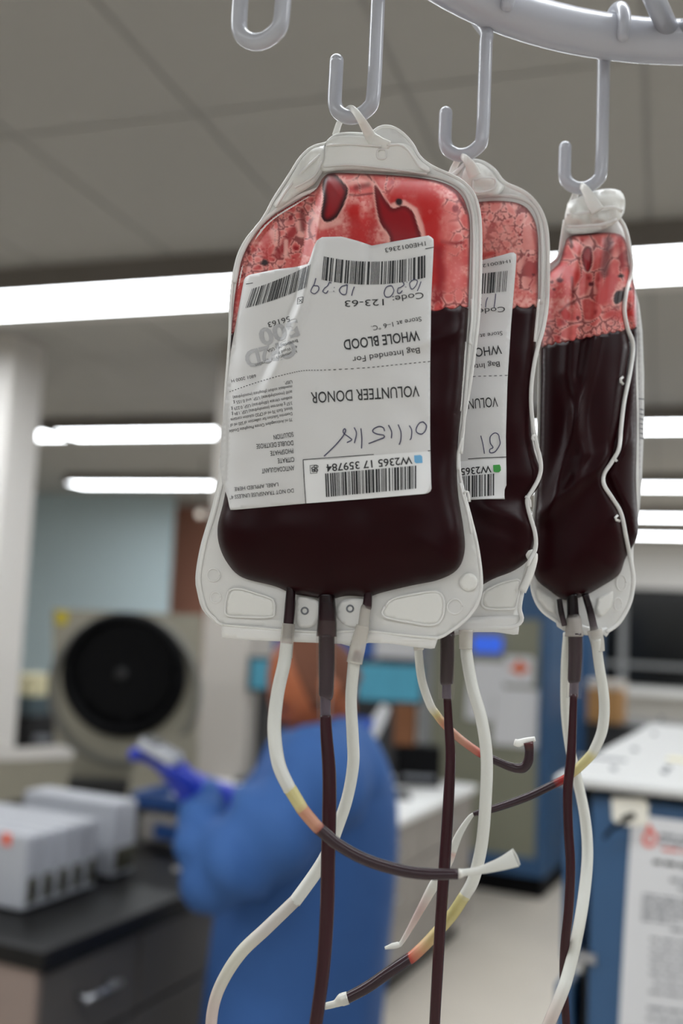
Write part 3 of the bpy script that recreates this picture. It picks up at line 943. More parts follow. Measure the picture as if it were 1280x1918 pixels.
# pen writing (upside down like the print)
stroke('handwriting', [[(789, 527), (786, 536), (782, 545)],
                       [(776, 523), (768, 530), (770, 540), (774, 541), (780, 534), (782, 526), (776, 523)],
                       [(763, 528), (762, 529)], [(761, 537), (760, 538)],
                       [(754, 527), (757, 533), (751, 538), (746, 540), (745, 548), (750, 549), (754, 544)],
                       [(735, 536), (738, 545), (732, 555), (723, 556), (720, 548), (724, 538), (731, 535), (735, 536)]], 1.7, S1, prs, PEN, label1)
stroke('handwriting', [[(664, 537), (661, 545), (659, 554)],
                       [(651, 533), (650, 543), (648, 551), (641, 551), (636, 544), (640, 537), (651, 533)],
                       [(627, 538), (626, 539)], [(626, 545), (625, 546)],
                       [(621, 530), (617, 529), (614, 535), (608, 540), (605, 546), (611, 549), (615, 544)],
                       [(592, 521), (589, 532), (584, 541), (583, 547), (590, 550), (597, 543), (596, 536), (588, 535)]], 1.7, S1, prs, PEN, label1)
stroke('handwriting', [[(793, 790), (799, 797), (797, 807), (790, 813), (781, 809.5), (780.5, 801.5), (786, 792.5), (793, 790)],
                       [(767, 797), (771.5, 806), (770.6, 820), (768, 824)], [(746, 795), (751.4, 809.5), (751, 824), (748, 833)], [(728, 796), (733.8, 808.6), (733.4, 821)],
                       [(720.8, 807.7), (718.5, 801.4), (710.4, 798.8), (700.5, 803.2), (698.7, 808.6), (706.8, 813), (718.5, 815), (719.7, 819.4), (712.2, 822.5), (690.6, 831)],
                       [(676.3, 802.3), (678, 820.3), (677.5, 840)], [(663.7, 800.5), (668, 812), (664, 830)],
                       [(650, 829), (659, 824), (654.7, 819.4), (644.8, 812), (643, 806.8), (645.7, 803), (647.5, 806.8), (644, 815), (633, 829), (618.7, 843.7), (607, 854.5)]], 2.0, S1, prs, PEN, label1)
# ports and tubes
tube('port', on_bag(S1, 0.004, [(545, 1098, (34, 14, 18)), (544, 1130, (44, 22, 28)), (541, 1165, (58, 34, 42)), (538, 1196, (60, 40, 48))]), [16, 20, 20, 18], TUBEP, bag1)
tube('port', on_bag(S1, 0.004, [(612, 1112, (26, 10, 14)), (613, 1150, (46, 24, 30)), (612, 1192, (62, 40, 46))]), [30, 34, 38], TUBEP, bag1)
tube('port', on_bag(S1, 0.004, [(691, 1100, (34, 12, 16)), (688, 1134, (60, 34, 42)), (685, 1142, (206, 200, 192)), (680, 1180, (216, 212, 204)), (674, 1198, (216, 212, 204))]), [14, 18, 20, 21, 22], TUBEP, bag1)
tube('collar', on_bag(S1, 0.0046, [(541, 1168), (538, 1200), (535, 1232)]), [24, 25, 26], COLLAR, bag1)
tube('collar', on_bag(S1, 0.0046, [(680, 1172), (672, 1205), (664, 1242)]), [25, 29, 30], COLLAR, bag1)
tube('trapped_blood', on_bag(S1, 0.0046, [(671, 1219, (150, 60, 66)), (669, 1224, (104, 64, 80)), (666, 1238, (84, 62, 78))]), [19, 20, 19], TUBEP, bag1)
tube('outer_sleeve', on_bag(S1, 0.0052, [(613, 1162), (612, 1192), (612, 1250), (610, 1310), (609, 1347)]), [38, 40, 38, 36, 31], SLEEVE, bag1)
tube('filled_sleeve', on_bag(S1, 0.0048, [(612, 1188, (40, 22, 32)), (612, 1250, (50, 32, 46)), (611, 1300, (48, 32, 46)), (610, 1310, (92, 80, 96)), (610, 1345, (110, 98, 112))]), [30, 30, 28, 20, 20], TUBEP, bag1)
tube('tube', [(537, 1205, .3660, WHT), (533, 1240, .3655, WHT), (520, 1300, .362, WHT), (514, 1365, .358, WHT), (522, 1430, .354, WHT), (541, 1474, .352, WHT), (545, 1480, .352, YLW), (562, 1508, .350, YLW),
              (570, 1520, .350, ORG), (592, 1546, .348, ORG), (598, 1552, .348, (150, 60, 56)), (602, 1556, .348, DRK), (640, 1586, .347, DRK), (690, 1612, .346, DRK), (750, 1630, .346, DRK), (800, 1637, .346, DRK), (858, 1637, .346, DRK)],
     [23, 25, 25, 26, 26, 25, 25, 24, 24, 23, 23, 23, 22, 22, 22, 22, 19], TUBEP, bag1)
tube('crimped_end', [(852, 1637, .346, WHT), (862, 1636, .346, (236, 234, 226)), (872, 1634, .346, WHT), (900, 1630, .346, WHT), (940, 1618, .345, WHT), (966, 1607, .345, WHT)], [15, 18, 13, 14, 24, 33], TUBEP, bag1, 8, [1, 1, .6, .4, .25, .15])
tube('cut_edge', [(960, 1590, .3446, WHT), (968, 1604, .3446, WHT), (974, 1620, .3446, WHT)], [3, 4, 3], TUBEP, bag1)
tube('tube', [(610, 1340, .3650, MAR), (612, 1380, .365, MAR), (617, 1450, .365, MAR), (617, 1520, .365, MAR), (615, 1600, .365, MAR), (613, 1700, .365, MAR), (607, 1800, .365, MAR), (596, 1890, .365, MAR), (580, 1990, .366, MAR), (560, 2080, .37, MAR)], [21, 23, 26, 27, 27, 27, 26, 25, 25, 25], TUBEP, bag1)
tube('tube', [(667, 1205, .3660, WHT), (663, 1245, .367, WHT), (658, 1310, .372, WHT), (661, 1380, .376, WHT), (662, 1430, .378, WHT), (652, 1490, .381, WHT), (634, 1545, .383, WHT), (606, 1612, .385, WHT), (556, 1684, .386, WHT), (550, 1690, .386, (214, 208, 200)),
              (500, 1738, .386, (216, 210, 204)), (452, 1784, .386, (222, 220, 206)), (418, 1836, .386, (220, 216, 204)), (400, 1885, .386, (220, 206, 198)), (394, 1950, .386, (222, 204, 198)), (392, 2040, .386, WHT)], [22, 23, 22, 23, 23, 22, 23, 24, 24, 23, 24, 24, 23, 22, 22, 22], TUBEP, bag1)

# ======== bag in the middle
TDY[0] = -.020
S2 = Surf(onz(868, 290, ZB) + np.array([0, .004, 0]), math.radians(2))
bag2 = thing('blood_bag', 'middle blood bag, half hidden behind the front one, green square on its label', 'blood bag', at(860, 1200, .412), 'blood bags hanging on the rack')
OUT2, _ = catmull([(846, 330), (858, 320), (878, 303), (902, 304), (925, 318), (940, 338), (955, 348), (985, 362), (1010, 390), (1024, 430), (1027, 500), (1023, 590), (1008, 650), (997, 710), (996, 770), (1005, 830), (1014, 872), (1006, 905),
        (988, 935), (994, 968), (1003, 1000), (1003, 1030), (990, 1055), (982, 1090), (974, 1140), (970, 1172), (880, 1178), (780, 1196), (730, 1190), (706, 1150), (700, 1060), (715, 900), (722, 700), (718, 520), (735, 440), (775, 380), (815, 350)], 5, True)
CH2, _ = catmull([(800, 392), (860, 382), (930, 376), (975, 382), (998, 404), (1008, 440), (1009, 500), (1008, 570), (1004, 650), (996, 720), (994, 780), (1000, 840), (1012, 880), (1010, 910), (990, 940), (996, 975), (1002, 1005), (992, 1045), (965, 1068), (925, 1084), (890, 1102), (840, 1112), (790, 1106),
        (745, 1080), (728, 1030), (730, 900), (738, 700), (736, 520), (750, 440)], 5, True)
_b2 = contour_bulge(CH2, 0.010, 105)
def front2(P):
    P = np.asarray(P, float); b = _b2(P)
    r_ = 0.0012 * np.sin((P[:, 1] - 640 + .5 * (P[:, 0] - 950)) / 55) * sstep(560, 640, P[:, 1]) + 0.0008 * (noise2(P, 50, 15) - .5)
    r_ += 0.0025 * np.exp(-((P[:, 1] - 950 - (P[:, 0] - 900) * .3) / 20) ** 2) * sstep(880, 930, P[:, 0])
    return b + r_ * sstep(0.0006, 0.006, b)
lab2 = lambda P: np.maximum(front2(P), .0008) + 0.0005
prn2 = lambda P: lab2(P) + 0.00025
film2 = lambda P: 0.0004 + 0.001 * (noise2(P, 35, 23) - .5) * sstep(0, 25, seg_dist(P, resample(CH2, 10)))
slab('film', OUT2, 10, S2, film2, lambda P: film2(P) - .0009, FILM, bag2)
seam('rim_weld', OUT2[::3], S2, lambda P: 0.0012 + np.where((P[:, 0] > 960) & (P[:, 1] > 560) & (P[:, 1] < 1060), .004, 0), 8, FILMW, bag2, True)
seam('chamber_weld', [(862, 372), (930, 366), (980, 373), (1005, 396), (1015, 440), (1016, 520), (1014, 570)], S2, 0.0009, 7, FILMW, bag2)
for q in ([(1002, 640), (1006, 600), (1010, 560)], [(1003, 815), (997, 818), (1000, 826)], [(984, 930), (992, 935), (994, 950)]):
    seam('weld_ripple', q, S2, 0.0054, 5, FILMW, bag2)
slab('hanger_tab', catmull([(868, 322), (880, 306), (900, 306), (918, 318), (934, 340), (946, 350), (930, 366), (890, 366), (868, 372), (864, 345)], 4, True)[0], 7, S2, lambda P: .0022 + .003 * noise2(P, 16, 25), .0004, EMBOSS, bag2)
seam('tab_fold', [(886, 338), (906, 334), (928, 336), (924, 354), (890, 360), (886, 338)], S2, 0.0042, 4, FILMW, bag2)
hp = onz(868, 290, ZB); dh = float((hp - CAM) @ FW)
tube('strap', [(890, 330, dh - .004), (884, 315, dh - .005), (878, 304, dh - .006), (868, 294, dh - .004), (861, 296, dh + .002), (852, 312, dh + .005), (846, 326, dh + .005)], [24, 22, 16, 12, 11, 12, 14], EMBOSS, bag2, 8, .35, False)
q, _ = catmull([(908, 1108), (940, 1092), (970, 1086), (974, 1096), (968, 1132), (960, 1140), (915, 1140), (903, 1130)], 5, True)
slab('embossed_panel', q, 7, S2, 0.0012, 0.0004, EMBOSS, bag2)
seam('panel_border', q[::3], S2, 0.0016, 4, FILMW, bag2, True)
slab('bottom_flap', [(866, 1158), (920, 1154), (974, 1152), (972, 1188), (962, 1189), (930, 1184), (890, 1184), (862, 1188), (790, 1204), (772, 1212), (740, 1200), (745, 1170)], 9, S2, lambda P: .0008 + .001 * noise2(P, 40, 28), lambda P: -.0006, FILMW, bag2)
seam('corner_tag', [(986, 1042), (1000, 1038), (994, 1070), (978, 1108)], S2, 0.004, 16, EMBOSS, bag2)
yl2 = scallop(730, 584, 1012, 573, 9, 24, 8)
f2, b2 = split_at(CH2, yl2)
back2 = lambda P: -_b2(P) * .8 - .001
def cells2(P, k):
    m_ = noise2(P, 40, 51 + k)
    edge = 1 - sstep(36, 50, seg_dist(P, resample(CH2, 8)))
    return np.clip((m_ > (.42 if k == 0 else .6)) * 1.0 * np.maximum(edge, .55), 0, 1)
paint2 = foam_paint(CH2, yl2, cells2, smears=[([(990, 490), (996, 530)], 10, 'red', 8, .5), ([(905, 478), (925, 474)], 4, 'red', 3, .7), ([(1000, 430), (1006, 470), (1004, 530)], 3, 'deep', 3, .6)], windows=[], spots=[(975, 440, 3, 3, 'deep'), (990, 478, 3, 3, 'deep'), (1000, 515, 4, 3, 'dark')], seed=41, pale=.7)
slab('foam', f2, 3.0, S2, front2, back2, FOAM, bag2, paint2)
slab('blood', b2, 9, S2, front2, back2, BLOOD, bag2)
LB2 = [(770, 500), (850, 492), (905, 487), (940, 478), (960, 472), (967, 474), (968, 482), (966, 510), (958, 605), (951, 715), (948, 818), (949, 883), (949, 912), (944, 918), (946, 935), (910, 935), (869, 937), (800, 945), (766, 948), (764, 800), (766, 650)]
label2 = slab('label', LB2, 7, S2, lab2, lambda P: lab2(P) - .0003, LABELM, bag2)
def T2(s, p0, p1, cap, bold=0.0): printed('print', s, p0, p1, cap, S2, prn2, INK, label2, bold)
T2('1HE0012363', (956, 486), (882, 499), 6)
barcode('barcode', (951, 507), (948, 546), (798, 524), (798, 560), S2, prn2, INK, label2, 44, 0, 31)
T2('Code: 123-63', (946, 574), (822, 586), 10)
T2('Store at 1\u20136 \u00b0C.', (941, 620), (856, 632), 8)
T2('WHOLE BLOOD', (939, 646), (797, 664), 17, .008)
T2('Bag Intended For', (936, 677), (822, 690), 10)
dl = resample(np.array([(951, 703), (891, 705), (767, 716)]), 5, False)
stroke('dashed_rule', [dl[i:i + 2] for i in range(0, len(dl) - 1, 2)], 1.2, S2, prn2, INK, label2, False)
T2('VOLUNTEER DONOR', (932, 743), (770, 757), 19, .004)
stroke('handwriting', [[(936, 822), (937, 832), (928, 846), (919, 848), (918, 842), (924, 838), (919, 830), (919, 818), (927, 811), (934, 814), (936, 822)], [(901, 816), (905, 832), (908, 850)]], 1.7, S2, prn2, PEN, label2)
stroke('handwriting', [[(929, 550), (928, 562), (926, 576)], [(914, 557), (911, 566), (910, 576)], [(902, 558), (901, 560)], [(902, 570), (901, 572)]], 1.6, S2, prn2, PEN, label2)
patch('donor_sticker', [(948, 860), (900, 861), (770, 872), (772, 944), (869, 935), (945, 933)], S2, lambda P: lab2(P) + .0001, STICKER, label2)
prs2 = lambda P: prn2(P) + .0001
stroke('rule', [[(949, 856), (900, 858), (768, 868)]], 1.4, S2, prs2, INK, label2, False)
patch('green_square', [(924, 871), (938, 870), (939, 884), (925, 885)], S2, prs2, SQG, label2, 6)
printed('print', 'W2365 17', (920, 872), (838, 880), 13, S2, prs2, INK, label2, .012)
barcode('barcode', (926, 887), (926, 928), (800, 898), (800, 938), S2, prs2, INK, label2, 32, 0, 17)
tube('port', on_bag(S2, 0.004, [(838, 1096, (30, 12, 16)), (838, 1150, (40, 22, 28)), (838, 1195, (58, 38, 46))]), [22, 24, 28], TUBEP, bag2)
tube('outer_sleeve', on_bag(S2, 0.0052, [(838, 1186), (837, 1250), (837, 1290), (836, 1310)]), [34, 33, 32, 29], SLEEVE, bag2)
tube('filled_sleeve', on_bag(S2, 0.0048, [(838, 1188, (40, 24, 32)), (838, 1230, (44, 28, 36)), (837, 1276, (44, 30, 38)), (837, 1284, (92, 82, 96)), (837, 1308, (104, 94, 106))]), [26, 26, 25, 17, 18], TUBEP, bag2)
tube('collar', on_bag(S2, 0.0046, [(873, 1180), (873, 1216)]), [27, 25], COLLAR, bag2)
tube('collar', on_bag(S2, 0.0046, [(783, 1196), (785, 1218)]), [20, 19], COLLAR, bag2)
tube('tube', [(838, 1304, .407, MAR), (841, 1360, .407, MAR), (844, 1420, .406, MAR), (840, 1510, .405, MAR), (833, 1620, .404, MAR), (826, 1720, .404, MAR), (820, 1820, .404, MAR), (814, 1930, .405, MAR), (810, 2040, .406, MAR)], [15, 17, 19, 21, 22, 21, 21, 20, 20], TUBEP, bag2)
tube('tube', [(784, 1196, .411, WHT), (785, 1230, .412, WHT), (791, 1276, .414, WHT), (806, 1320, .416, WHT), (818, 1338, .417, (220, 206, 150)), (832, 1356, .417, ORG), (862, 1384, .418, (212, 164, 142)), (892, 1406, .418, (208, 126, 110)), (902, 1412, .418, RED), (910, 1416, .418, DRK), (940, 1430, .418, DRK),
              (962, 1438, .418, DRK), (980, 1438, .417, DRK), (990, 1425, .416, DRK), (992, 1405, .416, DRK), (990, 1390, .415, (90, 40, 44))], [16, 16, 16, 16, 15, 15, 15, 15, 15, 15, 15, 17, 19, 18, 17, 19], TUBEP, bag2)
tube('clear_clip', [(964, 1390, .4155), (972, 1392, .4155), (985, 1388, .4155), (1003, 1384, .4155)], [12, 15, 12, 9], EMBOSS, bag2, 8, .5)
tube('tube', [(873, 1195, .407, WHT), (875, 1230, .406, WHT), (886, 1290, .403, WHT), (903, 1350, .401, WHT), (912, 1420, .400, WHT), (910, 1500, .400, WHT), (903, 1580, .402, WHT), (888, 1645, .405, WHT), (872, 1676, .408, WHT), (868, 1682, .408, YLW), (845, 1716, .411, YLW), (806, 1760, .413, (222, 200, 150)),
              (784, 1782, .413, (222, 160, 128)), (770, 1794, .413, (200, 90, 76)), (764, 1797, .413, DRK), (730, 1820, .412, DRK), (690, 1848, .412, DRK), (648, 1871, .412, DRK)], [21, 23, 23, 23, 23, 23, 23, 23, 22, 22, 22, 21, 21, 21, 21, 21, 21, 20], TUBEP, bag2)
tube('crimped_end', [(652, 1869, .412, (232, 230, 222)), (640, 1873, .412, (232, 230, 222)), (628, 1880, .412, (232, 230, 222)), (608, 1885, .412, (226, 225, 216))], [23, 23, 13, 12], TUBEP, bag2, 8, [1, .9, .5, .4])

# ======== bag on the right
TDY[0] = -.022
S3 = Surf(onz(1092, 352, ZB) + np.array([0, .004, 0]), math.radians(8))
bag3 = thing('blood_bag', 'rightmost blood bag, seen almost edge-on, no label facing the viewer', 'blood bag', at(1095, 1190, .438), 'blood bags hanging on the rack')
CH3, _ = catmull([(1066, 444), (1100, 438), (1150, 436), (1172, 450), (1180, 500), (1192, 560), (1194, 650), (1192, 700), (1194, 800), (1192, 900), (1196, 985), (1190, 1015), (1172, 1046), (1160, 1076), (1125, 1100), (1095, 1116), (1060, 1124), (1030, 1106), (1004, 1082), (999, 1040), (1004, 960), (1010, 860),
        (1013, 760), (1014, 660), (1018, 580), (1024, 520), (1048, 492), (1056, 466)], 5, True)
_b3 = contour_bulge(CH3, 0.016, 85)
def front3(P):
    P = np.asarray(P, float); b = _b3(P)
    rx = np.interp(P[:, 1], [440, 560, 700, 850, 960, 1080], [1090, 1075, 1066, 1090, 1060, 1040])
    r_ = 0.0035 * np.exp(-((P[:, 0] - rx) / 16) ** 2) * (1 - sstep(860, 1000, P[:, 1]))
    rx2 = np.interp(P[:, 1], [440, 600, 700, 860, 1000], [1130, 1118, 1100, 1060, 1020])
    r_ += 0.0030 * np.exp(-((P[:, 0] - rx2) / 12) ** 2) * (1 - sstep(900, 1000, P[:, 1]))
    r_ += 0.0022 * np.exp(-((P[:, 1] - 900 + (P[:, 0] - 1090) * .8) / 18) ** 2)
    edge = np.interp(P[:, 1], [420, 500, 580, 650, 770, 850, 890, 960, 1090], [1176, 1184, 1170, 1184, 1166, 1152, 1132, 1166, 1186])
    r_ -= 0.0045 * (1 - sstep(0, 16, np.abs(P[:, 0] - edge)))
    return b + r_ * sstep(0.0006, 0.007, b)
OUT3, _ = catmull([(1060, 404), (1066, 384), (1084, 370), (1100, 362), (1130, 354), (1160, 356), (1171, 372), (1170, 398), (1162, 412), (1176, 440), (1186, 500), (1194, 600), (1197, 800), (1196, 960), (1188, 1020), (1187, 1085), (1182, 1120), (1166, 1160), (1138, 1186), (1100, 1190), (1060, 1182),
        (1048, 1166), (1016, 1144), (1001, 1118), (996, 1085), (1000, 1000), (1008, 860), (1011, 700), (1016, 590), (1022, 512), (1044, 484), (1050, 450)], 5, True)
film3 = lambda P: 0.0004 + .001 * (noise2(P, 30, 43) - .5)
slab('film', OUT3, 9, S3, film3, lambda P: film3(P) - .0009, FILM, bag3)
seam('rim_weld', [(1058, 412), (1052, 450), (1046, 482), (1022, 510), (1015, 590), (1011, 700), (1008, 860), (999, 1000), (996, 1085), (1002, 1120), (1018, 1146), (1050, 1168), (1066, 1180)], S3, .0012, 6, FILMW, bag3)
seam('rim_weld', [(1158, 405), (1172, 430), (1181, 470), (1184, 505), (1174, 545), (1170, 580), (1176, 615), (1186, 645), (1182, 690), (1170, 750), (1164, 800), (1160, 840), (1146, 866), (1132, 888), (1132, 908), (1148, 934), (1164, 962), (1174, 1010), (1184, 1060), (1187, 1090), (1180, 1130), (1160, 1166), (1136, 1184)],
     S3, lambda P: front3(P) + .0022, 8, FILMW, bag3, False, .8)
for q in ([(1168, 706), (1162, 712), (1168, 720)], [(1155, 850), (1151, 856), (1156, 864)], [(1158, 965), (1152, 972), (1162, 976)]):
    seam('weld_ripple', q, S3, lambda P: front3(P) + .0026, 5, FILMW, bag3)
slab('hanger_tab', catmull([(1062, 388), (1068, 376), (1100, 366), (1128, 356), (1158, 357), (1170, 372), (1168, 398), (1160, 412), (1130, 430), (1090, 438), (1062, 434), (1058, 410)], 4, True)[0], 6, S3,
     lambda P: .004 + .006 * noise2(P, 17, 47), .0004, EMBOSS, bag3)
seam('tab_fold', [(1062, 402), (1090, 400), (1120, 392), (1148, 388), (1166, 396)], S3, .0092, 6, FILMW, bag3)
seam('tab_fold', [(1062, 424), (1090, 424), (1130, 420), (1156, 410)], S3, .0088, 5, FILMW, bag3)
hp = onz(1092, 352, ZB); dh = float((hp - CAM) @ FW)
tube('strap', [(1120, 396, dh - .008), (1108, 376, dh - .007), (1101, 362, dh - .006), (1092, 350, dh - .004), (1084, 350, dh + .002), (1078, 366, dh + .005), (1070, 386, dh + .005)], [26, 22, 18, 13, 11, 12, 14], EMBOSS, bag3, 8, .4, False)
yl3 = scallop(1014, 648, 1196, 612, 7, 17, 13)
f3, b3 = split_at(CH3, yl3)
back3 = lambda P: -_b3(P) * .7 - .001
def cells3(P, k):
    yl = 648 - 36 * (P[:, 0] - 1014) / 182
    low = 1 - sstep(40, 60, yl - P[:, 1])
    return np.clip(low + (noise2(P, 50, 61 + k) > (.45 if k == 0 else .7)) * 1.0, 0, 1) if k == 0 else np.clip(low * 1.0, 0, 1) * (noise2(P, 26, 66) > .45)
paint3 = foam_paint(CH3, yl3, cells3,
    smears=[([(1056, 500), (1066, 514), (1080, 518)], 13, 'red', 8, .8), ([(1140, 450), (1138, 480), (1134, 512)], 9, 'wine', 6, .8), ([(1162, 445), (1168, 500)], 7, 'deep', 6, .8), ([(1050, 585), (1062, 572), (1076, 566)], 3, 'dark', 3, .8),
            ([(1126, 560), (1142, 530), (1148, 525)], 11, 'mid', 5, 1), ([(1072, 520), (1074, 555)], 2.5, 'dark', 2, .8), ([(1140, 588), (1170, 590), (1185, 586)], 8, 'red', 7, .8), ([(1068, 442), (1072, 462)], 2.5, 'black', 2, .8), ([(1190, 560), (1192, 620)], 4, 'red', 4, .8)],
    windows=[([(1098, 462), (1108, 466), (1110, 490), (1104, 508), (1096, 505), (1090, 480)], 'deep', 'dark', 6), ([(1155, 546), (1170, 545), (1168, 562), (1154, 570), (1150, 560)], 'black', 'black', 5)],
    spots=[(1108, 532, 6, 5, 'wine'), (1050, 525, 8, 5, 'wine'), (1034, 528, 5, 3, 'dark'), (1038, 542, 4, 3, 'dark'), (1164, 517, 7, 4, 'black'), (1175, 541, 12, 4, 'black'), (1083, 596, 4, 5, 'dark'), (1060, 590, 9, 14, 'red')], seed=71)
slab('foam', f3, 2.6, S3, front3, back3, FOAM, bag3, paint3)
slab('blood', b3, 6, S3, front3, back3, BLOOD, bag3)
l3 = slab('label', [(1190, 542), (1198, 570), (1204, 620), (1207, 700), (1207, 800), (1203, 900), (1198, 960), (1193, 990), (1188, 985), (1190, 960), (1193, 900), (1194, 800), (1193, 700), (1191, 640)], 6, S3, -.004, -.0055, LABELM, bag3)
l3['label'] = 'white label on the far side, seen edge-on'
stroke('print', [[(1193, 746), (1207, 748)]] + [[(1199, y), (1206, y + 2)] for y in range(766, 824, 9)], 2, S3, lambda P: np.full(len(P), -.0037), GREYT, l3, False)
for (x, y, rx, ry) in ((1164, 1092, 9, 15), (1158, 1132, 7, 12)):
    seam('embossed_ring', np.array([(x + rx * math.cos(t), y + ry * math.sin(t)) for t in np.linspace(0, 2 * math.pi, 17)[:-1]]), S3, .0018, 3, FILMW, bag3, True, step=3)
slab('embossed_panel', [(1120, 1120), (1150, 1106), (1148, 1136), (1128, 1156), (1116, 1150)], 6, S3, .0014, .0004, EMBOSS, bag3)
slab('embossed_panel', [(1006, 1100), (1040, 1122), (1042, 1152), (1022, 1140), (1006, 1120)], 6, S3, .0014, .0004, EMBOSS, bag3)
slab('bottom_flap', [(1040, 1160), (1056, 1164), (1090, 1170), (1118, 1178), (1138, 1174), (1144, 1180), (1137, 1194), (1130, 1188), (1104, 1190), (1060, 1184), (1044, 1174)], 7, S3, lambda P: .001 + .001 * noise2(P, 20, 48), -.0005, FILMW, bag3)
tube('port', on_bag(S3, 0.006, [(1048, 1122, (24, 10, 14)), (1052, 1148, (30, 18, 22)), (1058, 1172, (90, 76, 80))]), [10, 11, 10], TUBEP, bag3)
tube('port', on_bag(S3, 0.006, [(1072, 1112, (20, 9, 12)), (1074, 1150, (26, 14, 18)), (1075, 1160, (190, 184, 178)), (1076, 1192, (196, 190, 184))]), [20, 22, 28, 34], TUBEP, bag3)
tube('port', on_bag(S3, 0.006, [(1096, 1112, (24, 10, 14)), (1106, 1145, (36, 22, 28)), (1112, 1172, (110, 100, 104)), (1116, 1190, (200, 196, 188))]), [13, 14, 14, 18], TUBEP, bag3)
tube('outer_sleeve', on_bag(S3, 0.0072, [(1077, 1182), (1077, 1250), (1076, 1290), (1075, 1308)]), [34, 32, 30, 28], SLEEVE, bag3)
tube('filled_sleeve', on_bag(S3, 0.0068, [(1078, 1186, (48, 32, 42)), (1078, 1230, (52, 36, 48)), (1076, 1272, (48, 34, 46)), (1076, 1280, (110, 100, 112)), (1075, 1306, (122, 112, 122))]), [26, 26, 24, 17, 17], TUBEP, bag3)
tube('collar', on_bag(S3, 0.0066, [(1114, 1180), (1119, 1200), (1122, 1220)]), [28, 26, 23], COLLAR, bag3)
tube('tube', [(1075, 1300, .426, MAR), (1073, 1360, .425, MAR), (1070, 1420, .424, MAR), (1064, 1480, .424, MAR), (1065, 1550, .424, MAR), (1069, 1620, .424, MAR), (1066, 1700, .425, MAR), (1058, 1780, .427, MAR), (1057, 1850, .43, MAR), (1062, 1930, .43, MAR), (1066, 2030, .43, MAR)], [14, 15, 18, 18, 18, 18, 18, 17, 16, 15, 15], TUBEP, bag3)
tube('tube', [(1117, 1196, .428, WHT), (1122, 1240, .43, WHT), (1132, 1310, .432, WHT), (1129, 1365, .432, WHT), (1114, 1404, .432, WHT), (1104, 1418, .432, YLW), (1082, 1440, .432, YLW), (1070, 1450, .432, (220, 200, 150)), (1058, 1459, .431, RED), (1044, 1466, .43, (150, 60, 60)), (1034, 1471, .43, DRK), (990, 1492, .428, DRK), (940, 1510, .426, DRK), (905, 1520, .424, DRK), (887, 1525, .424, DRK)],
     [19, 19, 20, 20, 19, 18, 17, 16, 15, 15, 15, 15, 14, 13, 8], TUBEP, bag3)
tube('crimped_end', [(890, 1523, .424, WHT), (880, 1532, .424, WHT), (862, 1560, .424, WHT), (848, 1592, .424, WHT), (846, 1600, .424, (228, 200, 192)), (838, 1618, .424, WHT), (812, 1660, .424, WHT), (790, 1700, .424, (226, 206, 202)), (768, 1740, .424, (228, 212, 206)), (752, 1766, .424, WHT), (745, 1770, .424, WHT), (736, 1772, .424, WHT), (721, 1776, .424, WHT)],
     [5, 9, 13, 17, 16, 17, 19, 15, 11, 8, 11, 11, 5], TUBEP, bag3, 8, .35)
tube('tube', [(1064, 1186, .434, WHT), (1060, 1250, .438, WHT), (1060, 1330, .442, WHT), (1068, 1400, .443, WHT), (1082, 1460, .443, WHT), (1096, 1530, .443, WHT), (1101, 1600, .441, WHT), (1094, 1680, .436, WHT), (1080, 1760, .428, (224, 222, 212)), (1060, 1840, .422, WHT), (1032, 1910, .42, (222, 208, 200)), (1000, 1990, .42, WHT)],
     [17, 18, 18, 18, 19, 20, 21, 22, 22, 23, 23, 23], TUBEP, bag3)

# ---------------------------------------------------------------- furniture frame (benches and machines stand a little more turned)
BA = math.radians(25.5)
D2 = np.array([math.sin(BA), math.cos(BA), 0.0]); A2 = np.array([math.cos(BA), -math.sin(BA), 0.0]); Y2 = -BA
UP = np.array([0, 0, 1.0])
def onplane(px, py, P, n):
    q = ray(px, py); t = (n @ (np.asarray(P) - CAM)) / (n @ q)
    return CAM + q * t
def bx(o, a0, a1, d0, d1, z0, z1):
    """box in the furniture frame relative to origin o"""
    c = np.array([o[0], o[1], 0]) + A2 * (a0 + a1) / 2 + D2 * (d0 + d1) / 2 + UP * (z0 + z1) / 2
    return MB().box(c, (abs(a1 - a0), abs(d1 - d0), abs(z1 - z0)), Y2)

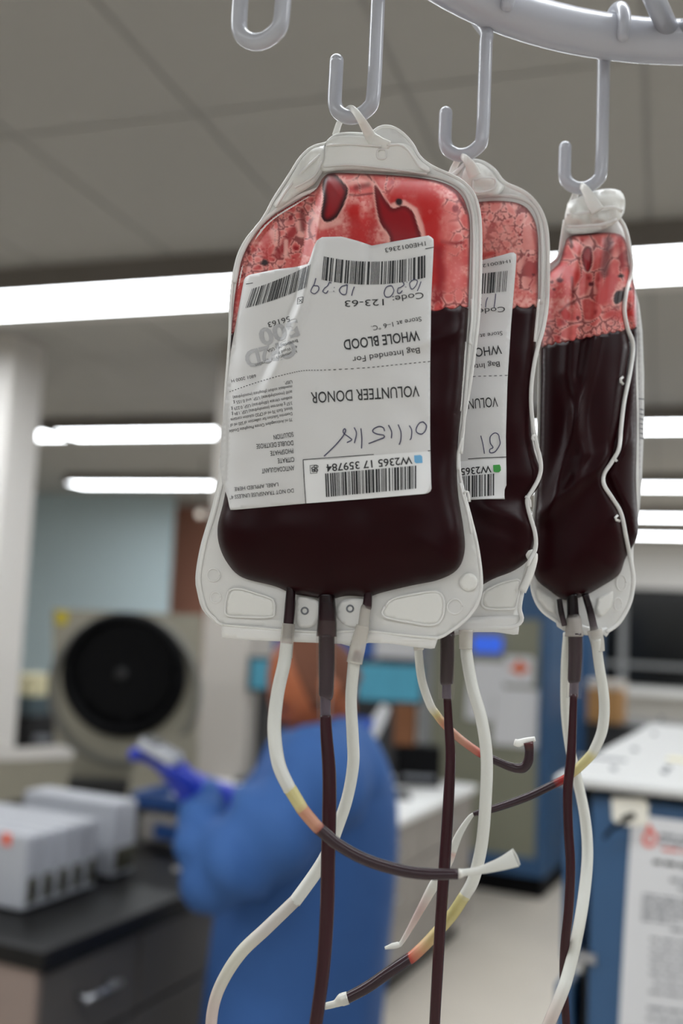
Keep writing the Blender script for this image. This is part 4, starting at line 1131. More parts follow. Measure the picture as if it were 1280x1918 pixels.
# black-topped bench on the left
P = onz(80, 1776, .92)
ct = bx(P, -1.1, 0.02, -.02, 1.12, .88, .92).build('worktop', BLACKTOP, None, False, .004)
tag(ct, 'black epoxy worktop on the grey cabinets at lower left', 'worktop')
g = onplane(262, 1800, P, A2); dsplit = float((g - P) @ D2)
for k, (d0, d1, lab) in enumerate(((0, dsplit, 'grey drawer cabinet with beige end panel, nearest under the black worktop'), (dsplit, 1.1, 'grey drawer cabinet under the black worktop, beside the person'))):
    t = thing('bench_cabinet', lab, 'cabinet', P * [1, 1, 0] + D2 * (d0 + d1) / 2 + A2 * -.4, 'cabinets under the black worktop')
    bx(P, -.75, -.02, d0 + .003, d1 - .003, .1, .88).build('body', CABG, t)
    bx(P, -.75, -.08, d0 + .003, d1 - .003, 0, .1).build('plinth', DARK, t)
    if k == 0: bx(P, -.78, 0, -.012, .0025, .0, .88).build('end_panel', CABEND, t)
    for (z0, z1) in ((.70, .865), (.41, .69), (.11, .40)):
        dr = bx(P, -.02, 0, d0 + .006, d1 - .006, z0, z1).build('drawer', CABG, t, False, .003)
        zc = z1 - .07; dm = (d0 + d1) / 2
        c = np.array([P[0], P[1], 0])
        hb = MB()
        hb.cyl(c + A2 * .03 + D2 * (dm - .06) + UP * zc, c + A2 * .03 + D2 * (dm + .06) + UP * zc, .006)
        for s in (-.05, .05): hb.cyl(c + D2 * (dm + s) + UP * zc, c + A2 * .03 + D2 * (dm + s) + UP * zc, .005)
        hb.build('handle', STEEL, dr, True)

# white slim modules on the bench
def module(o, L, T, H, label, sticker=False):
    t = thing('bench_module', label, 'module', o * [1, 1, 0] + UP * .92 + D2 * T / 2 - A2 * L / 2, 'white slim modules on the black worktop')
    b = bx(o, -L, 0, .002, T - .002, .925, .92 + H).build('housing', MODW, t, False, .008)
    bx(o, -L + .02, -.015, .006, T - .006, .92, .926).build('foot', DARK, t)
    c = np.array([o[0], o[1], 0]) + D2 * T / 2
    bx(o, -.001, .006, .012, T - .012, .94, .995).build('latch', OLIVE, t, False, .003)
    MB().cyl(c + UP * .968, c + A2 * .013 + UP * .968, .009).build('plug', DARK, t, True)
    if sticker:
        q = onplane(12, 1572, o, -D2)
        a = float((q - o) @ A2)
        s = bx(o, a - .011, a + .011, -.0005, .002, q[2] - .013, q[2] + .013).build('sticker', ORANGE, t)
        s['label'] = 'small orange sticker'
o = onz(40, 1714, .92)
o5 = onz(166, 1662, .92)
pit = float((o5 - o) @ D2) / 5
for k, lab in enumerate(('nearest white slim module of the row, orange sticker on its face', 'second white slim module of the row from the orange sticker', 'middle white slim module of the row of five', 'fourth white slim module of the row from the orange sticker', 'farthest white slim module of the row of five')):
    module(o + D2 * pit * k, .34, pit, .165, lab, k == 0)
o6 = onz(207, 1650, .92)
module(o6, .30, float((onz(248, 1634, .92) - o6) @ D2), .185, 'single thick white module standing behind the row of five')
p = onz(185, 1640, .92)
sb = thing('sample_cup', 'small white cup beside the row of white modules', 'cup', p)
MB().cyl(p, p + UP * .045, .016, .02).build('cup_body', MODW, sb, True)
MB().cyl(p + UP * .044, p + UP * .05, .022).build('lid', CREAM, sb, True)
# bench scale with blue tray
p = onz(306, 1600, .92) + D2 * .14
sc = thing('bench_scale', 'grey bench scale with blue tray under the gloved hands', 'scale', p)
bx(p, -.12, .12, -.1, .1, .93, 1.02).build('scale_body', DESKG, sc, False, .02)
bx(p, -.10, .10, -.09, .09, .92, .932).build('foot', DARK, sc)
bx(p, -.06, .06, -.106, -.098, .95, .99).build('display', BLUED, sc)
tr = bx(p, -.14, .14, -.12, .12, 1.03, 1.045).build('tray', BLUED, sc, False, .006)
rim = MB()
for a0, a1, d0, d1 in ((-.14, .14, -.12, -.105), (-.14, .14, .105, .12), (-.14, -.125, -.12, .12), (.125, .14, -.12, .12)):
    c = p * [1, 1, 0] + A2 * (a0 + a1) / 2 + D2 * (d0 + d1) / 2 + UP * 1.055
    rim.box(c, (a1 - a0, d1 - d0, .03), Y2)
rim.build('tray_rim', BLUED, tr, False, .003)
MB().cyl(p * [1, 1, 0] + UP * 1.01, p * [1, 1, 0] + UP * 1.032, .05).build('post', DARK, sc, True)
pd = thing('gauze_pad', 'white pad lying in the blue scale tray', 'pad', p * [1, 1, 0] + UP * 1.045)
bx(p, -.055, .06, -.05, .06, 1.047, 1.075).build('pad_layer', PAPER, pd, False, .012)
bx(p, -.045, .05, -.04, .05, 1.075, 1.083).build('pad_layer', PAPER, pd, False, .004)
# white cable hanging off the bench edge
q0 = onz(362, 1640, .92); e = float((q0 - P) @ D2)
c = np.array([P[0], P[1], 0]) + D2 * e
W, _ = catmull([c - A2 * .12 + UP * .927, c - A2 * .02 + UP * .928, c + A2 * .03 + UP * .915, c + A2 * .042 + UP * .86, c + A2 * .042 + UP * .76, c + A2 * .048 + D2 * .01 + UP * .66, c + A2 * .055 + D2 * .02 + UP * .56], 8)
cb = sweep('hanging_tube', W, .006, mat('pale_tube', (176, 172, 170), .4), None)
tag(cb, 'thin white tube hanging over the edge of the black worktop', 'tube')

# centrifuge with its lid open
cp = at(232, 1290, 4.2)
cen = thing('centrifuge', 'beige floor centrifuge with raised lid and large black round opening', 'centrifuge', cp * [1, 1, 0])
SL = Surf(cp, -BA * .3)
LT = [(98, 1140), (240, 1146), (382, 1152), (374, 1310), (366, 1462), (232, 1458), (104, 1452), (100, 1300)]
slab('lid', LT, 40, SL, .0, -.10, BEIGE, cen, None, False)
slab('lid_recess', disc_px(232, 1262, 114, 48), 30, SL, .02, .0, BLACK, cen)
seam('lid_gasket', disc_px(232, 1264, 108, 40), SL, .03, 20, BLACK, cen, True, 1.0, 12)
seam('chamber_rim', disc_px(234, 1292, 138, 40), SL, .012, 14, GREYRING, cen, True, .5, 12)
slab('lid_hub', disc_px(226, 1262, 12, 20), 8, SL, .034, .02, DARK, cen)
y_ = slab('warning_sticker', [(104, 1144), (128, 1145), (128, 1166), (116, 1172), (104, 1168)], 12, SL, .004, .0, YEL, cen, None, False)
y_['label'] = 'yellow warning sticker'
zt = float(SL.pos([(232, 1456)], 0)[0][2])
c0 = cp * [1, 1, 0]
yb = BA * .3
def cbox(x0, x1, y0, y1, z0, z1):
    M = Matrix.Rotation(yb * -1 * -1, 3, 'Z')
    cc = np.array(M @ Vector(((x0 + x1) / 2, (y0 + y1) / 2, 0)))
    return MB().box(c0 + cc + UP * (z0 + z1) / 2, (x1 - x0, y1 - y0, z1 - z0), yb)
yb = -BA * .3
cbox(-.36, .36, -.72, -.14, 0.06, zt - .06).build('body', BEIGE, cen, False, .02)
cbox(-.32, .32, -.70, -.16, 0, 0.07).build('plinth', DARK, cen)
MB().cyl(c0 + np.array([.03, -.42, zt - .062]), c0 + np.array([.03, -.42, zt - .04]), .22, n=40).build('rotor_well', BLACK, cen, True)
cbox(-.30, .30, -.16, .06, zt - .2, zt - .01).build('hinge_block', DARK, cen)
cbox(-.34, .34, -.1, .1, 0.0, zt - .2).build('rear_body', BEIGE, cen)
S4 = Surf(at(300, 1440, 3.55), -BA * .3)
slab('console', [(236, 1500), (248, 1440), (262, 1392), (272, 1386), (320, 1380), (368, 1374), (372, 1384), (366, 1500)], 24, S4, 0, -.28, BEIGE, cen, None, False)
slab('console', [(-50, 1400), (40, 1402), (118, 1396), (138, 1408), (136, 1430), (118, 1510), (30, 1516), (-50, 1516)], 24, S4, 0.02, -.26, BEIGE, cen, None, False)
slab('console_edge', [(-50, 1398), (40, 1400), (118, 1394), (140, 1406), (140, 1420), (40, 1424), (-50, 1424)], 16, S4, .03, -.27, PILLAR, cen, None, False)
# analyser behind, with a cream tray on it
p = at(60, 1300, 5.6)
an = thing('analyser', 'dark instrument standing between left pillar and centrifuge', 'instrument', p * [1, 1, 0])
cz = float(p[2])
MB().box(p * [1, 1, 0] + UP * (cz - .1) / 2, (.30, .3, cz - .1), -BA).build('cabinet', DARK, an, False, .01)
MB().box(p * [1, 1, 0] + UP * (cz - .05), (.27, .27, .1), -BA).build('top_panel', mat('slate', (70, 84, 90), .5), an, False, .01)
MB().box(p * [1, 1, 0] + UP * (cz - .22) + np.array([0.06, -.14, 0]), (.22, .06, .03), -BA).build('shelf', GREYT, an)
cr = thing('cream_tray', 'cream coloured tray lying on the dark instrument', 'tray', p * [1, 1, 0] + UP * cz)
MB().box(p * [1, 1, 0] + UP * (cz + .05), (.24, .22, .1), -BA).build('tray_body', CREAM, cr, False, .01)
MB().box(p * [1, 1, 0] + UP * (cz + .105), (.26, .24, .01), -BA).build('tray_lip', CREAM, cr, False, .003)

# blue machine at lower right with the posted sheet
ZT = 1.405
P = onz(1038, 1452, ZT)
mc = thing('lab_machine', 'blue lab cabinet with white lid and a printed sheet taped on front', 'machine', P * [1, 1, 0] + A2 * .4 + D2 * .4)
nrm = -D2
def mpt(px, py): return onplane(px, py, P + D2 * .012, nrm)
def ma(px, py): return float((mpt(px, py) - P) @ A2)
lid = bx(P, 0, .85, 0, .85, ZT - .012, ZT).build('lid', mat('machine_lid', (186, 186, 184), .45, noise=.02), mc, False, .004)
a_gap0, a_gap1 = ma(1088, 1600), ma(1106, 1600)
zb = float(mpt(1060, 1800)[2])
bx(P, .01, a_gap0, .016, .5, zb, ZT - .012).build('side_post', BLUEP, mc, False, .004)
bx(P, a_gap0, .85, .05, .84, .1, ZT - .012).build('carcass', DARK, mc)
bx(P, .012, a_gap0, .04, .5, zb - .02, zb).build('post_trim', WHITETOP, mc)
bx(P, .0, a_gap0 - .01, .03, .5, .1, zb - .035).build('lower_post', BLUEP, mc, False, .004)
bx(P, .03, a_gap0 + .01, .06, .45, zb - .035, zb - .02).build('foot_block', DARK, mc)
bx(P, a_gap1, .85, .012, .05, .1, ZT - .022).build('front_panel', BLUEP, mc, False, .004)
bx(P, .0, .85, .05, .84, 0, .1).build('plinth', DARK, mc)
hg = mpt(1098, 1790)
bx(P, a_gap0 - .002, a_gap1 + .01, .008, .03, hg[2] - .008, hg[2] + .004).build('hinge', STEEL, mc)
def mslab(name, pts, h0, h1, m, parent=mc):
    SM = Surf(P + D2 * .012, 0); SM.n = nrm; SM.c = float(nrm @ (P + D2 * .012))
    return slab(name, pts, 20, SM, h1, h0, m, parent, None, False)
SM = Surf(P, 0); SM.n = nrm; SM.c = float(nrm @ (P + D2 * .012))
lp = mslab('latch_plate', [(1146, 1494), (1216, 1495), (1214, 1548), (1148, 1544)], -.001, .004, mat('latch_plate', (222, 218, 206), .5))
kb = seam('key', [(1166, 1538), (1176, 1531), (1190, 1527)], SM, .016, 12, BLACK, lp)
seam('key_cord', [(1132, 1570), (1145, 1554), (1165, 1542), (1180, 1534)], SM, .012, 7, BLACK, lp)
for (x, y) in ((1190, 1406), (1226, 1376), (1150, 1442), (1245, 1448), (1252, 1440), (1240, 1345)):
    q = onz(x, y, ZT)
    MB().cyl(q - UP * .003, q + UP * .004, .0045).build('screw', GREYT, lid, True)
q = onz(1128, 1421, ZT)
bx(q, -.035, .035, -.006, .006, ZT, ZT + .002).build('lid_label', GREYT, lid)
q = onz(1277, 1424, ZT)
bx(q, -.02, .03, -.02, .02, ZT, ZT + .0015).build('lid_sticker', CREAM, lid)
# the sheet: a thing of its own, taped to the front
PG = [(1184, 1525), (1300, 1540), (1420, 1556), (1414, 1760), (1406, 1985), (1280, 1970), (1158, 1954), (1170, 1740)]
sh = slab('posted_sheet', PG, 24, SM, .0022, .0008, PAPER, None, None, False)
tag(sh, 'white printed sheet with a red drop logo on the blue cabinet', 'sheet')
hs = lambda P_: np.full(len(P_), .0028)
patch('logo', catmull([(1216, 1542), (1222, 1552), (1232, 1566), (1230, 1580), (1218, 1588), (1206, 1582), (1203, 1568), (1209, 1560)], 5, True)[0], SM, hs, REDP, sh, 4)
patch('logo_centre', catmull([(1218, 1562), (1226, 1570), (1222, 1579), (1214, 1578), (1212, 1570)], 5, True)[0], SM, lambda P_: np.full(len(P_), .0033), PAPER, sh, 4)
def wordline(x0, y0, x1, y1, hpx, m, seed):
    r = random.Random(seed); L = math.hypot(x1 - x0, y1 - y0); x = 0; out = []
    while x < L:
        w_ = min(r.uniform(10, 34), L - x)
        a = x / L; b = (x + w_) / L
        out.append([(x0 + (x1 - x0) * a, y0 + (y1 - y0) * a), (x0 + (x1 - x0) * b, y0 + (y1 - y0) * b)])
        x += w_ + 5
    stroke('text_line', out, hpx, SM, hs, m, sh, False)
sl = .13
for i, (x0, y0, L, hp_, m_) in enumerate(((1236, 1564, 120, 7, GREYT), (1236, 1577, 90, 7, GREYT), (1240, 1590, 70, 5, REDP), (1224, 1614, 150, 7, DARK), (1256, 1648, 100, 7, GREYT), (1272, 1664, 60, 6, GREYT),
                                         (1204, 1676, 196, 4, GREYT), (1204, 1685, 194, 4, GREYT), (1203, 1694, 196, 4, GREYT), (1203, 1703, 192, 4, GREYT), (1202, 1712, 190, 4, GREYT), (1202, 1721, 60, 4, GREYT), (1258, 1740, 80, 6, GREYT),
                                         (1218, 1758, 170, 5, GREYT), (1219, 1775, 170, 5, GREYT), (1218, 1791, 168, 5, GREYT), (1218, 1807, 170, 5, GREYT), (1217, 1823, 160, 5, GREYT), (1226, 1842, 150, 5, GREYT), (1216, 1857, 170, 5, GREYT), (1214, 1888, 180, 6, GREYT), (1212, 1906, 176, 5, GREYT))):
    wordline(x0, y0, x0 + L, y0 + L * sl, hp_, m_, i)

# upright blue refrigerator beyond the tubes
R0 = onz(1016, 1690, 0.0)
fr = thing('lab_refrigerator', 'blue upright refrigerator with grey glass door and posted papers', 'refrigerator', R0 - A2 * .38 + D2 * .3)
FH, FWd = 2.05, .80
bx(R0, -FWd, 0, .03, .75, .12, FH).build('body', BLUEP, fr, False, .01)
bx(R0, -FWd + .02, -.02, .06, .7, 0, .12).build('plinth', BLACK, fr)
SF = Surf(R0, 0); SF.n = nrm; SF.c = float(nrm @ R0)
def fa(px, py): return float((onplane(px, py, R0, nrm) - R0) @ A2)
def fz(px, py): return float(onplane(px, py, R0, nrm)[2])
zl = fz(940, 1600)
ar = fa(1006, 1450)
dr = MB()
dr = bx(R0, ar, 0, 0, .03, .13, FH - .02).build('door', BLUEP, fr, False, .006)
bx(R0, -FWd, ar, 0, .03, .13, zl).build('kick_panel', BLUEP, fr, False, .006)
bx(R0, -FWd, ar, 0, .03, 1.62, FH - .02).build('header', BLUEP, fr, False, .006)
bx(R0, -FWd, ar, .012, .03, zl, 1.62).build('glass', GLASSG, fr)
bx(R0, -FWd, -FWd + .08, -.001, .012, zl, 1.62).build('door_stile', FRAMEG, fr)
bx(R0, ar + .02, ar + .045, -.05, -.02, .9, 1.4).build('handle', BLUEP, dr, False, .008)
def fslab(name, pts, h, m, label, cat, parent=None, group=None):
    o = slab(name, pts, 12, SF, h, h - .004, m, parent, None, False)
    if parent is None: tag(o, label, cat, group)
    return o
dsp = fslab('display', [(886, 1190), (942, 1192), (941, 1224), (885, 1222)], .012, SCR_B, None, None, fr)
dsp['label'] = 'glowing blue display'
fslab('posted_paper', [(884, 1238), (946, 1241), (944, 1300), (925, 1302), (924, 1352), (872, 1346), (876, 1290)], -.002, PAPER, 'white paper high on the refrigerator door glass', 'paper', None, 'papers on the refrigerator door')
fslab('posted_paper', [(928, 1288), (1010, 1292), (1006, 1402), (922, 1394)], .006, PAPER, 'white paper low on the refrigerator door beside the blue frame', 'paper', None, 'papers on the refrigerator door')
sg = fslab('hazard_sign', [(946, 1228), (1002, 1230), (1000, 1284), (944, 1282)], .004, PAPER, 'square sign with an orange star shape on the refrigerator door', 'sign')
slab('sign_mark', [(974, 1234), (982, 1246), (996, 1250), (984, 1258), (976, 1266), (966, 1258), (952, 1254), (964, 1246)], 8, SF, .008, .004, SIGNO, sg, None, False)
# a second blue cabinet farther back and a light panel on it
p = at(1062, 1300, 7.4)
s2 = thing('blue_cabinet', 'tall blue cabinet standing behind the refrigerator on its right', 'cabinet', p * [1, 1, 0])
bx(p, -.32, .17, 0, .5, .1, 1.95).build('body', BLUEP, s2, False, .01)
bx(p, -.30, .15, .02, .48, 0, .1).build('plinth', DARK, s2)
q1 = at(1060, 1240, 7.39); q2 = at(1060, 1330, 7.39)
dr2 = bx(p, -.30, .15, -.012, .0, .14, 1.92).build('door', BLUEP, s2, False, .006)
bx(p, -.06, .06, -.016, -.011, q2[2], q1[2]).build('notice', mat('pale_blue_card', (150, 180, 214), .5), dr2)
# cardboard box on a low dark cabinet in front of the windows
p = at(1136, 1352, 6.4); cz = float(p[2])
lb = thing('low_cabinet', 'low black cabinet under the cardboard box near the windows', 'cabinet', p * [1, 1, 0])
bx(p, -.12, 1.1, -.1, .4, .08, cz - .03).build('body', DARK, lb, False, .01)
bx(p, -.13, 1.12, -.12, .42, cz - .03, cz).build('top', DARK, lb, False, .005)
bx(p, -.10, 1.08, -.06, .38, 0, .08).build('plinth', BLACK, lb)
cb = thing('cardboard_box', 'brown cardboard box with pale lid in front of the dark windows', 'box', p * [1, 1, 0] + UP * cz)
bx(p, -.11, .10, -.08, .14, cz, cz + .22).build('carton', CARD, cb, False, .004)
bx(p, -.115, .105, -.085, .145, cz + .21, cz + .26).build('box_lid', mat('pale_card', (200, 190, 178), .7), cb, False, .004)

# white-topped desk behind the person
Q = onz(838, 1494, .75)
dk = thing('desk', 'grey desk with white top and drawers behind the person', 'desk', Q * [1, 1, 0] - D2 * .3 - A2 * .27)
bx(Q, -.55, 0.01, -1.05, .45, .72, .75).build('desk_top', WHITETOP, dk, False, .005)
bx(Q, -.53, -.03, -1.03, .43, .1, .72).build('body', DESKG, dk)
bx(Q, -.5, -.07, -1.0, .41, 0, .1).build('plinth', BLACK, dk)
for (d0, d1) in ((-1.03, -.31), (-.30, .42)):
    for (z0, z1) in ((.53, .71), (.33, .52), (.11, .32)):
        dw = bx(Q, -.03, -.008, d0, d1, z0, z1).build('drawer', DESKG, dk, False, .003)
        c = np.array([Q[0], Q[1], 0]) + D2 * (d0 + d1) / 2 + UP * (z0 + z1) / 2
        MB().cyl(c - D2 * .06 + A2 * .012, c + D2 * .06 + A2 * .012, .006).build('handle', STEEL, dw, True)
# things on and behind the desk
def screen(px0, px1, py0, py1, d, label, m, zbase):
    c = at((px0 + px1) / 2, (py0 + py1) / 2, d); s = d / F
    t = thing('monitor', label, 'monitor', c * [1, 1, 0] + UP * zbase, 'monitors behind the person')
    w_, h_ = (px1 - px0) * s, (py1 - py0) * s
    MB().box(c + np.array([0, .02, 0]), (w_ + .03, .03, h_ + .03), 0).build('casing', DARK, t, False, .004)
    MB().box(c + np.array([0, .002, 0]), (w_, .006, h_), 0).build('screen', m, t)
    MB().box(np.array([c[0], c[1] + .05, (zbase + c[2]) / 2]), (.06, .03, c[2] - zbase), 0).build('stand', DARK, t)
    MB().box(np.array([c[0], c[1] + .05, zbase + .008]), (.24, .18, .016), 0).build('foot', DARK, t, False, .004)
screen(672, 788, 1246, 1312, 4.75, 'monitor with pale cyan screen right of the person\'s head', SCR_C, .75)
p = at(505, 1270, 5.0)
bk = thing('side_table', 'narrow grey table holding the monitor left of the head', 'table', p * [1, 1, 0])
MB().box(p * [1, 1, 0] + UP * .735 + np.array([0, .05, 0]), (.5, .4, .03)).build('table_top', WHITETOP, bk, False, .004)
for sx in (-.22, .22):
    for sy in (-.12, .22): MB().cyl(p * [1, 1, 0] + np.array([sx, sy, 0]), p * [1, 1, 0] + np.array([sx, sy, .72]), .015).build('leg', STEEL, bk, True)
screen(470, 520, 1236, 1290, 5.0, 'monitor with pale cyan screen left of the person\'s head', mat('screen_cyan_dim', (60, 120, 140), .3, emit=(80, 150, 172), estr=.16), .75)
# wall cabinets behind the monitors
p = at(640, 1300, 6.2)
wc = thing('storage_cabinet', 'dark storage cabinet behind the monitors with blue top panel', 'cabinet', p * [1, 1, 0])
def fb(px0, px1, py0, py1, d, dep):
    a = at(px0, py0, d); b = at(px1, py1, d)
    return MB().box(((a[0] + b[0]) / 2, a[1] + dep / 2, (a[2] + b[2]) / 2), (abs(b[0] - a[0]), dep, abs(a[2] - b[2])))
zz = float(at(640, 1320, 6.2)[2])
fb(500, 786, 1140, 1236, 6.2, .4).build('upper_panel', mat('cabinet_blue', (40, 84, 160), .5), wc, False, .005)
a = at(500, 1236, 6.2); b = at(786, 1236, 6.2)
MB().box(((a[0] + b[0]) / 2, a[1] + .22, float(a[2]) / 2), (b[0] - a[0], .4, float(a[2]))).build('body', DARK, wc)
wb = fb(704, 784, 1186, 1234, 6.17, .03).build('whiteboard', PAPER, None, False, .003)
tag(wb, 'white notice panel above the cyan monitor behind the person', 'panel')
a = at(744, 1396, 5.05); b = at(826, 1444, 5.05)
pr = thing('printer', 'low black printer at the back of the white desk', 'printer', np.array([(a[0] + b[0]) / 2, a[1] + .05, .75]))
zt_ = float(a[2])
MB().box(((a[0] + b[0]) / 2, a[1] + .06, (.75 + zt_) / 2), (b[0] - a[0], .12, zt_ - .75)).build('printer_body', BLACK, pr, False, .008)
MB().box(((a[0] + b[0]) / 2, a[1] + .0, .80), (b[0] - a[0] - .06, .02, .02)).build('paper_slot', GREYT, pr)
ca = at(740, 1320, 5.05); cb_ = at(778, 1380, 5.05)
bt = thing('carton', 'brown carton standing on the black printer', 'box', np.array([(ca[0] + cb_[0]) / 2, a[1] + .06, zt_]))
MB().box(((ca[0] + cb_[0]) / 2, a[1] + .06, (zt_ + ca[2]) / 2), (cb_[0] - ca[0], .11, ca[2] - zt_)).build('carton_body', mat('carton_brown', (112, 70, 40), .8), bt, False, .003)
MB().box(((ca[0] + cb_[0]) / 2, a[1] + .06, ca[2] + .002), (.03, .112, .006)).build('tape', CARD, bt)
# white sheet holder beside the head
S5 = Surf(at(706, 1356, 4.3), math.radians(-20))
shd = slab('paper_sheet', [(716, 1318), (732, 1324), (722, 1352), (704, 1388), (688, 1376), (696, 1346)], 10, S5, .004, -.004, PAPER, None, None, False)
tag(shd, 'tilted white sheet right behind the person\'s neck', 'sheet')
rod = MB().cyl(at(700, 1384, 4.31), at(700, 1384, 4.31) * [1, 1, 0] + UP * .75, .008).build('sheet_stand', DARK, shd, True)

# ---------------------------------------------------------------- the person in the blue gown
PD_ = 2.28
per = thing('person', 'person in a blue gown and blue gloves, head bowed, holding a white device', 'person', at(565, 1700, PD_) * [1, 1, 0])
def V3(p): return Vector([float(q) for q in p])
pel = at(565, 1690, PD_); chest = at(590, 1500, PD_); nb = at(632, 1392, PD_); nk = at(636, 1352, PD_); 
sh_n = at(610, 1446, PD_ - .14); el_n = at(408, 1624, PD_ - .22); wr_n = at(378, 1488, PD_ - .10)
sh_f = at(560, 1430, PD_ + .17); el_f = at(470, 1575, PD_ + .20); wr_f = at(440, 1506, PD_ + .05)
fl = pel * [1, 1, 0]
J = [pel, at(575, 1600, PD_), chest, nb, nk, at(606, 1300, PD_),
     sh_n, (sh_n + el_n) / 2, el_n, wr_n, sh_f, (sh_f + el_f) / 2, el_f, wr_f]
hipn = pel + np.array([0.0, -.10, -.06]); hipf = pel + np.array([0.0, .10, -.06])
kn_n = fl + np.array([-.03, -.11, .46]); kn_f = fl + np.array([.02, .12, .46])
an_n = fl + np.array([.03, -.11, .075]); an_f = fl + np.array([.07, .12, .075])
to_n = fl + np.array([-.13, -.13, .035]); to_f = fl + np.array([-.09, .14, .035])
J += [hipn, kn_n, an_n, to_n, hipf, kn_f, an_f, to_f]
Eg = [(0, 1), (1, 2), (2, 3), (3, 4), (4, 5), (2, 6), (6, 7), (7, 8), (8, 9), (2, 10), (10, 11), (11, 12), (12, 13), (0, 14), (14, 15), (15, 16), (16, 17), (0, 18), (18, 19), (19, 20), (20, 21)]
RD = [.13, .125, .14, .06, .056, .06, .065, .05, .044, .03, .065, .05, .044, .03, .09, .062, .042, .03, .09, .062, .042, .03]
def bake(o):
    dg = bpy.context.evaluated_depsgraph_get()
    me = bpy.data.meshes.new_from_object(o.evaluated_get(dg))
    o.modifiers.clear()
    bm = bmesh.new(); bm.from_mesh(me)
    # keep the one continuous outer surface
    seen = set(); best = []
    for f in bm.faces:
        if f in seen: continue
        st = [f]; comp = []; seen.add(f)
        while st:
            q = st.pop(); comp.append(q)
            for e in q.edges:
                for g in e.link_faces:
                    if g not in seen: seen.add(g); st.append(g)
        if len(comp) > len(best): best = comp
    keep = set(best)
    bmesh.ops.delete(bm, geom=[f for f in bm.faces if f not in keep], context='FACES')
    bm.to_mesh(me); bm.free()
    o.data = me
    me.polygons.foreach_set('use_smooth', [True] * len(me.polygons))
def skinned(name, J, Eg, RD, root=0, sub=1):
    me = bpy.data.meshes.new(name)
    me.from_pydata([tuple(float(q) for q in p) for p in J], Eg, [])
    o = bpy.data.objects.new('tmp_skin', me); COL.objects.link(o)
    o.modifiers.new('skin', 'SKIN')
    if not me.skin_vertices: me.skin_vertices.new()
    for i, r_ in enumerate(RD):
        me.skin_vertices[0].data[i].radius = (r_, r_); me.skin_vertices[0].data[i].use_root = (i == root)
    if sub:
        s = o.modifiers.new('sub', 'SUBSURF'); s.levels = sub; s.render_levels = sub
    dg = bpy.context.evaluated_depsgraph_get()
    ev = o.evaluated_get(dg); m2 = ev.to_mesh()
    v = [tuple(q.co) for q in m2.vertices]; f = [tuple(q.vertices) for q in m2.polygons]
    ev.to_mesh_clear(); bpy.data.objects.remove(o); bpy.data.meshes.remove(me)
    return v, f
body = MB()
v, f = skinned('b', J, Eg, RD, 0, 2)
body.add(v, f)
# head, built facing -x, then bowed and turned
hc = at(590, 1288, PD_); HS = 1.13
HM = Matrix.Rotation(math.radians(16), 3, 'Z') @ Matrix.Rotation(math.radians(-30), 3, 'Y')
def hp_(x, y, z): return hc + np.array(HM @ Vector((x, y, z))) * HS
hv = MB()
nu, nv = 40, 28
VV = []
for j in range(nv + 1):
    th = math.pi * j / nv
    for k in range(nu):
        ph = 2 * math.pi * k / nu
        x, y, z = math.sin(th) * math.cos(ph), math.sin(th) * math.sin(ph), math.cos(th)
        X = x * (.098 if x > 0 else .092); Y_ = y * .074; Z_ = z * .116
        if z < 0: X = X * (1 - .18 * z * z) - .012 * z * z; Y_ *= 1 - .30 * z * z
        if z < -.1 and x > 0: X *= 1 - .35 * min(1, (-z - .1) / .7)
        if x < -.3:
            X -= .016 * math.exp(-((z + .10) / .10) ** 2 - (y / .16) ** 2)      # nose
            X -= .006 * math.exp(-((z - .16) / .08) ** 2 - (y / .5) ** 2)        # brow
            X += .008 * math.exp(-((z - .02) / .08) ** 2 - ((abs(y) - .38) / .16) ** 2)   # eye sockets
            X -= .006 * math.exp(-((z + .42) / .07) ** 2 - (y / .3) ** 2)        # lips
            X += .003 * math.exp(-((z + .42) / .018) ** 2 - (y / .3) ** 2)
            X -= .008 * math.exp(-((z + .80) / .12) ** 2 - (y / .3) ** 2)        # chin
        VV.append(hp_(X, Y_, Z_))
FF = []
for j in range(nv):
    for k in range(nu):
        FF.append((j * nu + k, (j + 1) * nu + k, (j + 1) * nu + (k + 1) % nu, j * nu + (k + 1) % nu))
body.add(VV, FF)
for s in (-1, 1):
    body.ellipsoid(hp_(.012, s * .076, -.004), (.018, .008, .032), HM)
    body.ellipsoid(hp_(.006, s * .078, -.024), (.010, .007, .012), HM)
bo = body.build('body', SKIN, per, True)
rm = bo.modifiers.new('remesh', 'REMESH'); rm.mode = 'VOXEL'; rm.voxel_size = .007; rm.use_smooth_shade = True
sm = bo.modifiers.new('smooth', 'SMOOTH'); sm.factor = .5; sm.iterations = 3
bake(bo)
for s in (-1, 1):
    MB().ellipsoid(hp_(-.078, s * .030, .002), (.007, .012, .006), HM).build('eye', HAIR, bo, True)
    MB().ellipsoid(hp_(-.0885, s * .031, .028), (.006, .020, .005), HM).build('eyebrow', HAIR, bo, True)
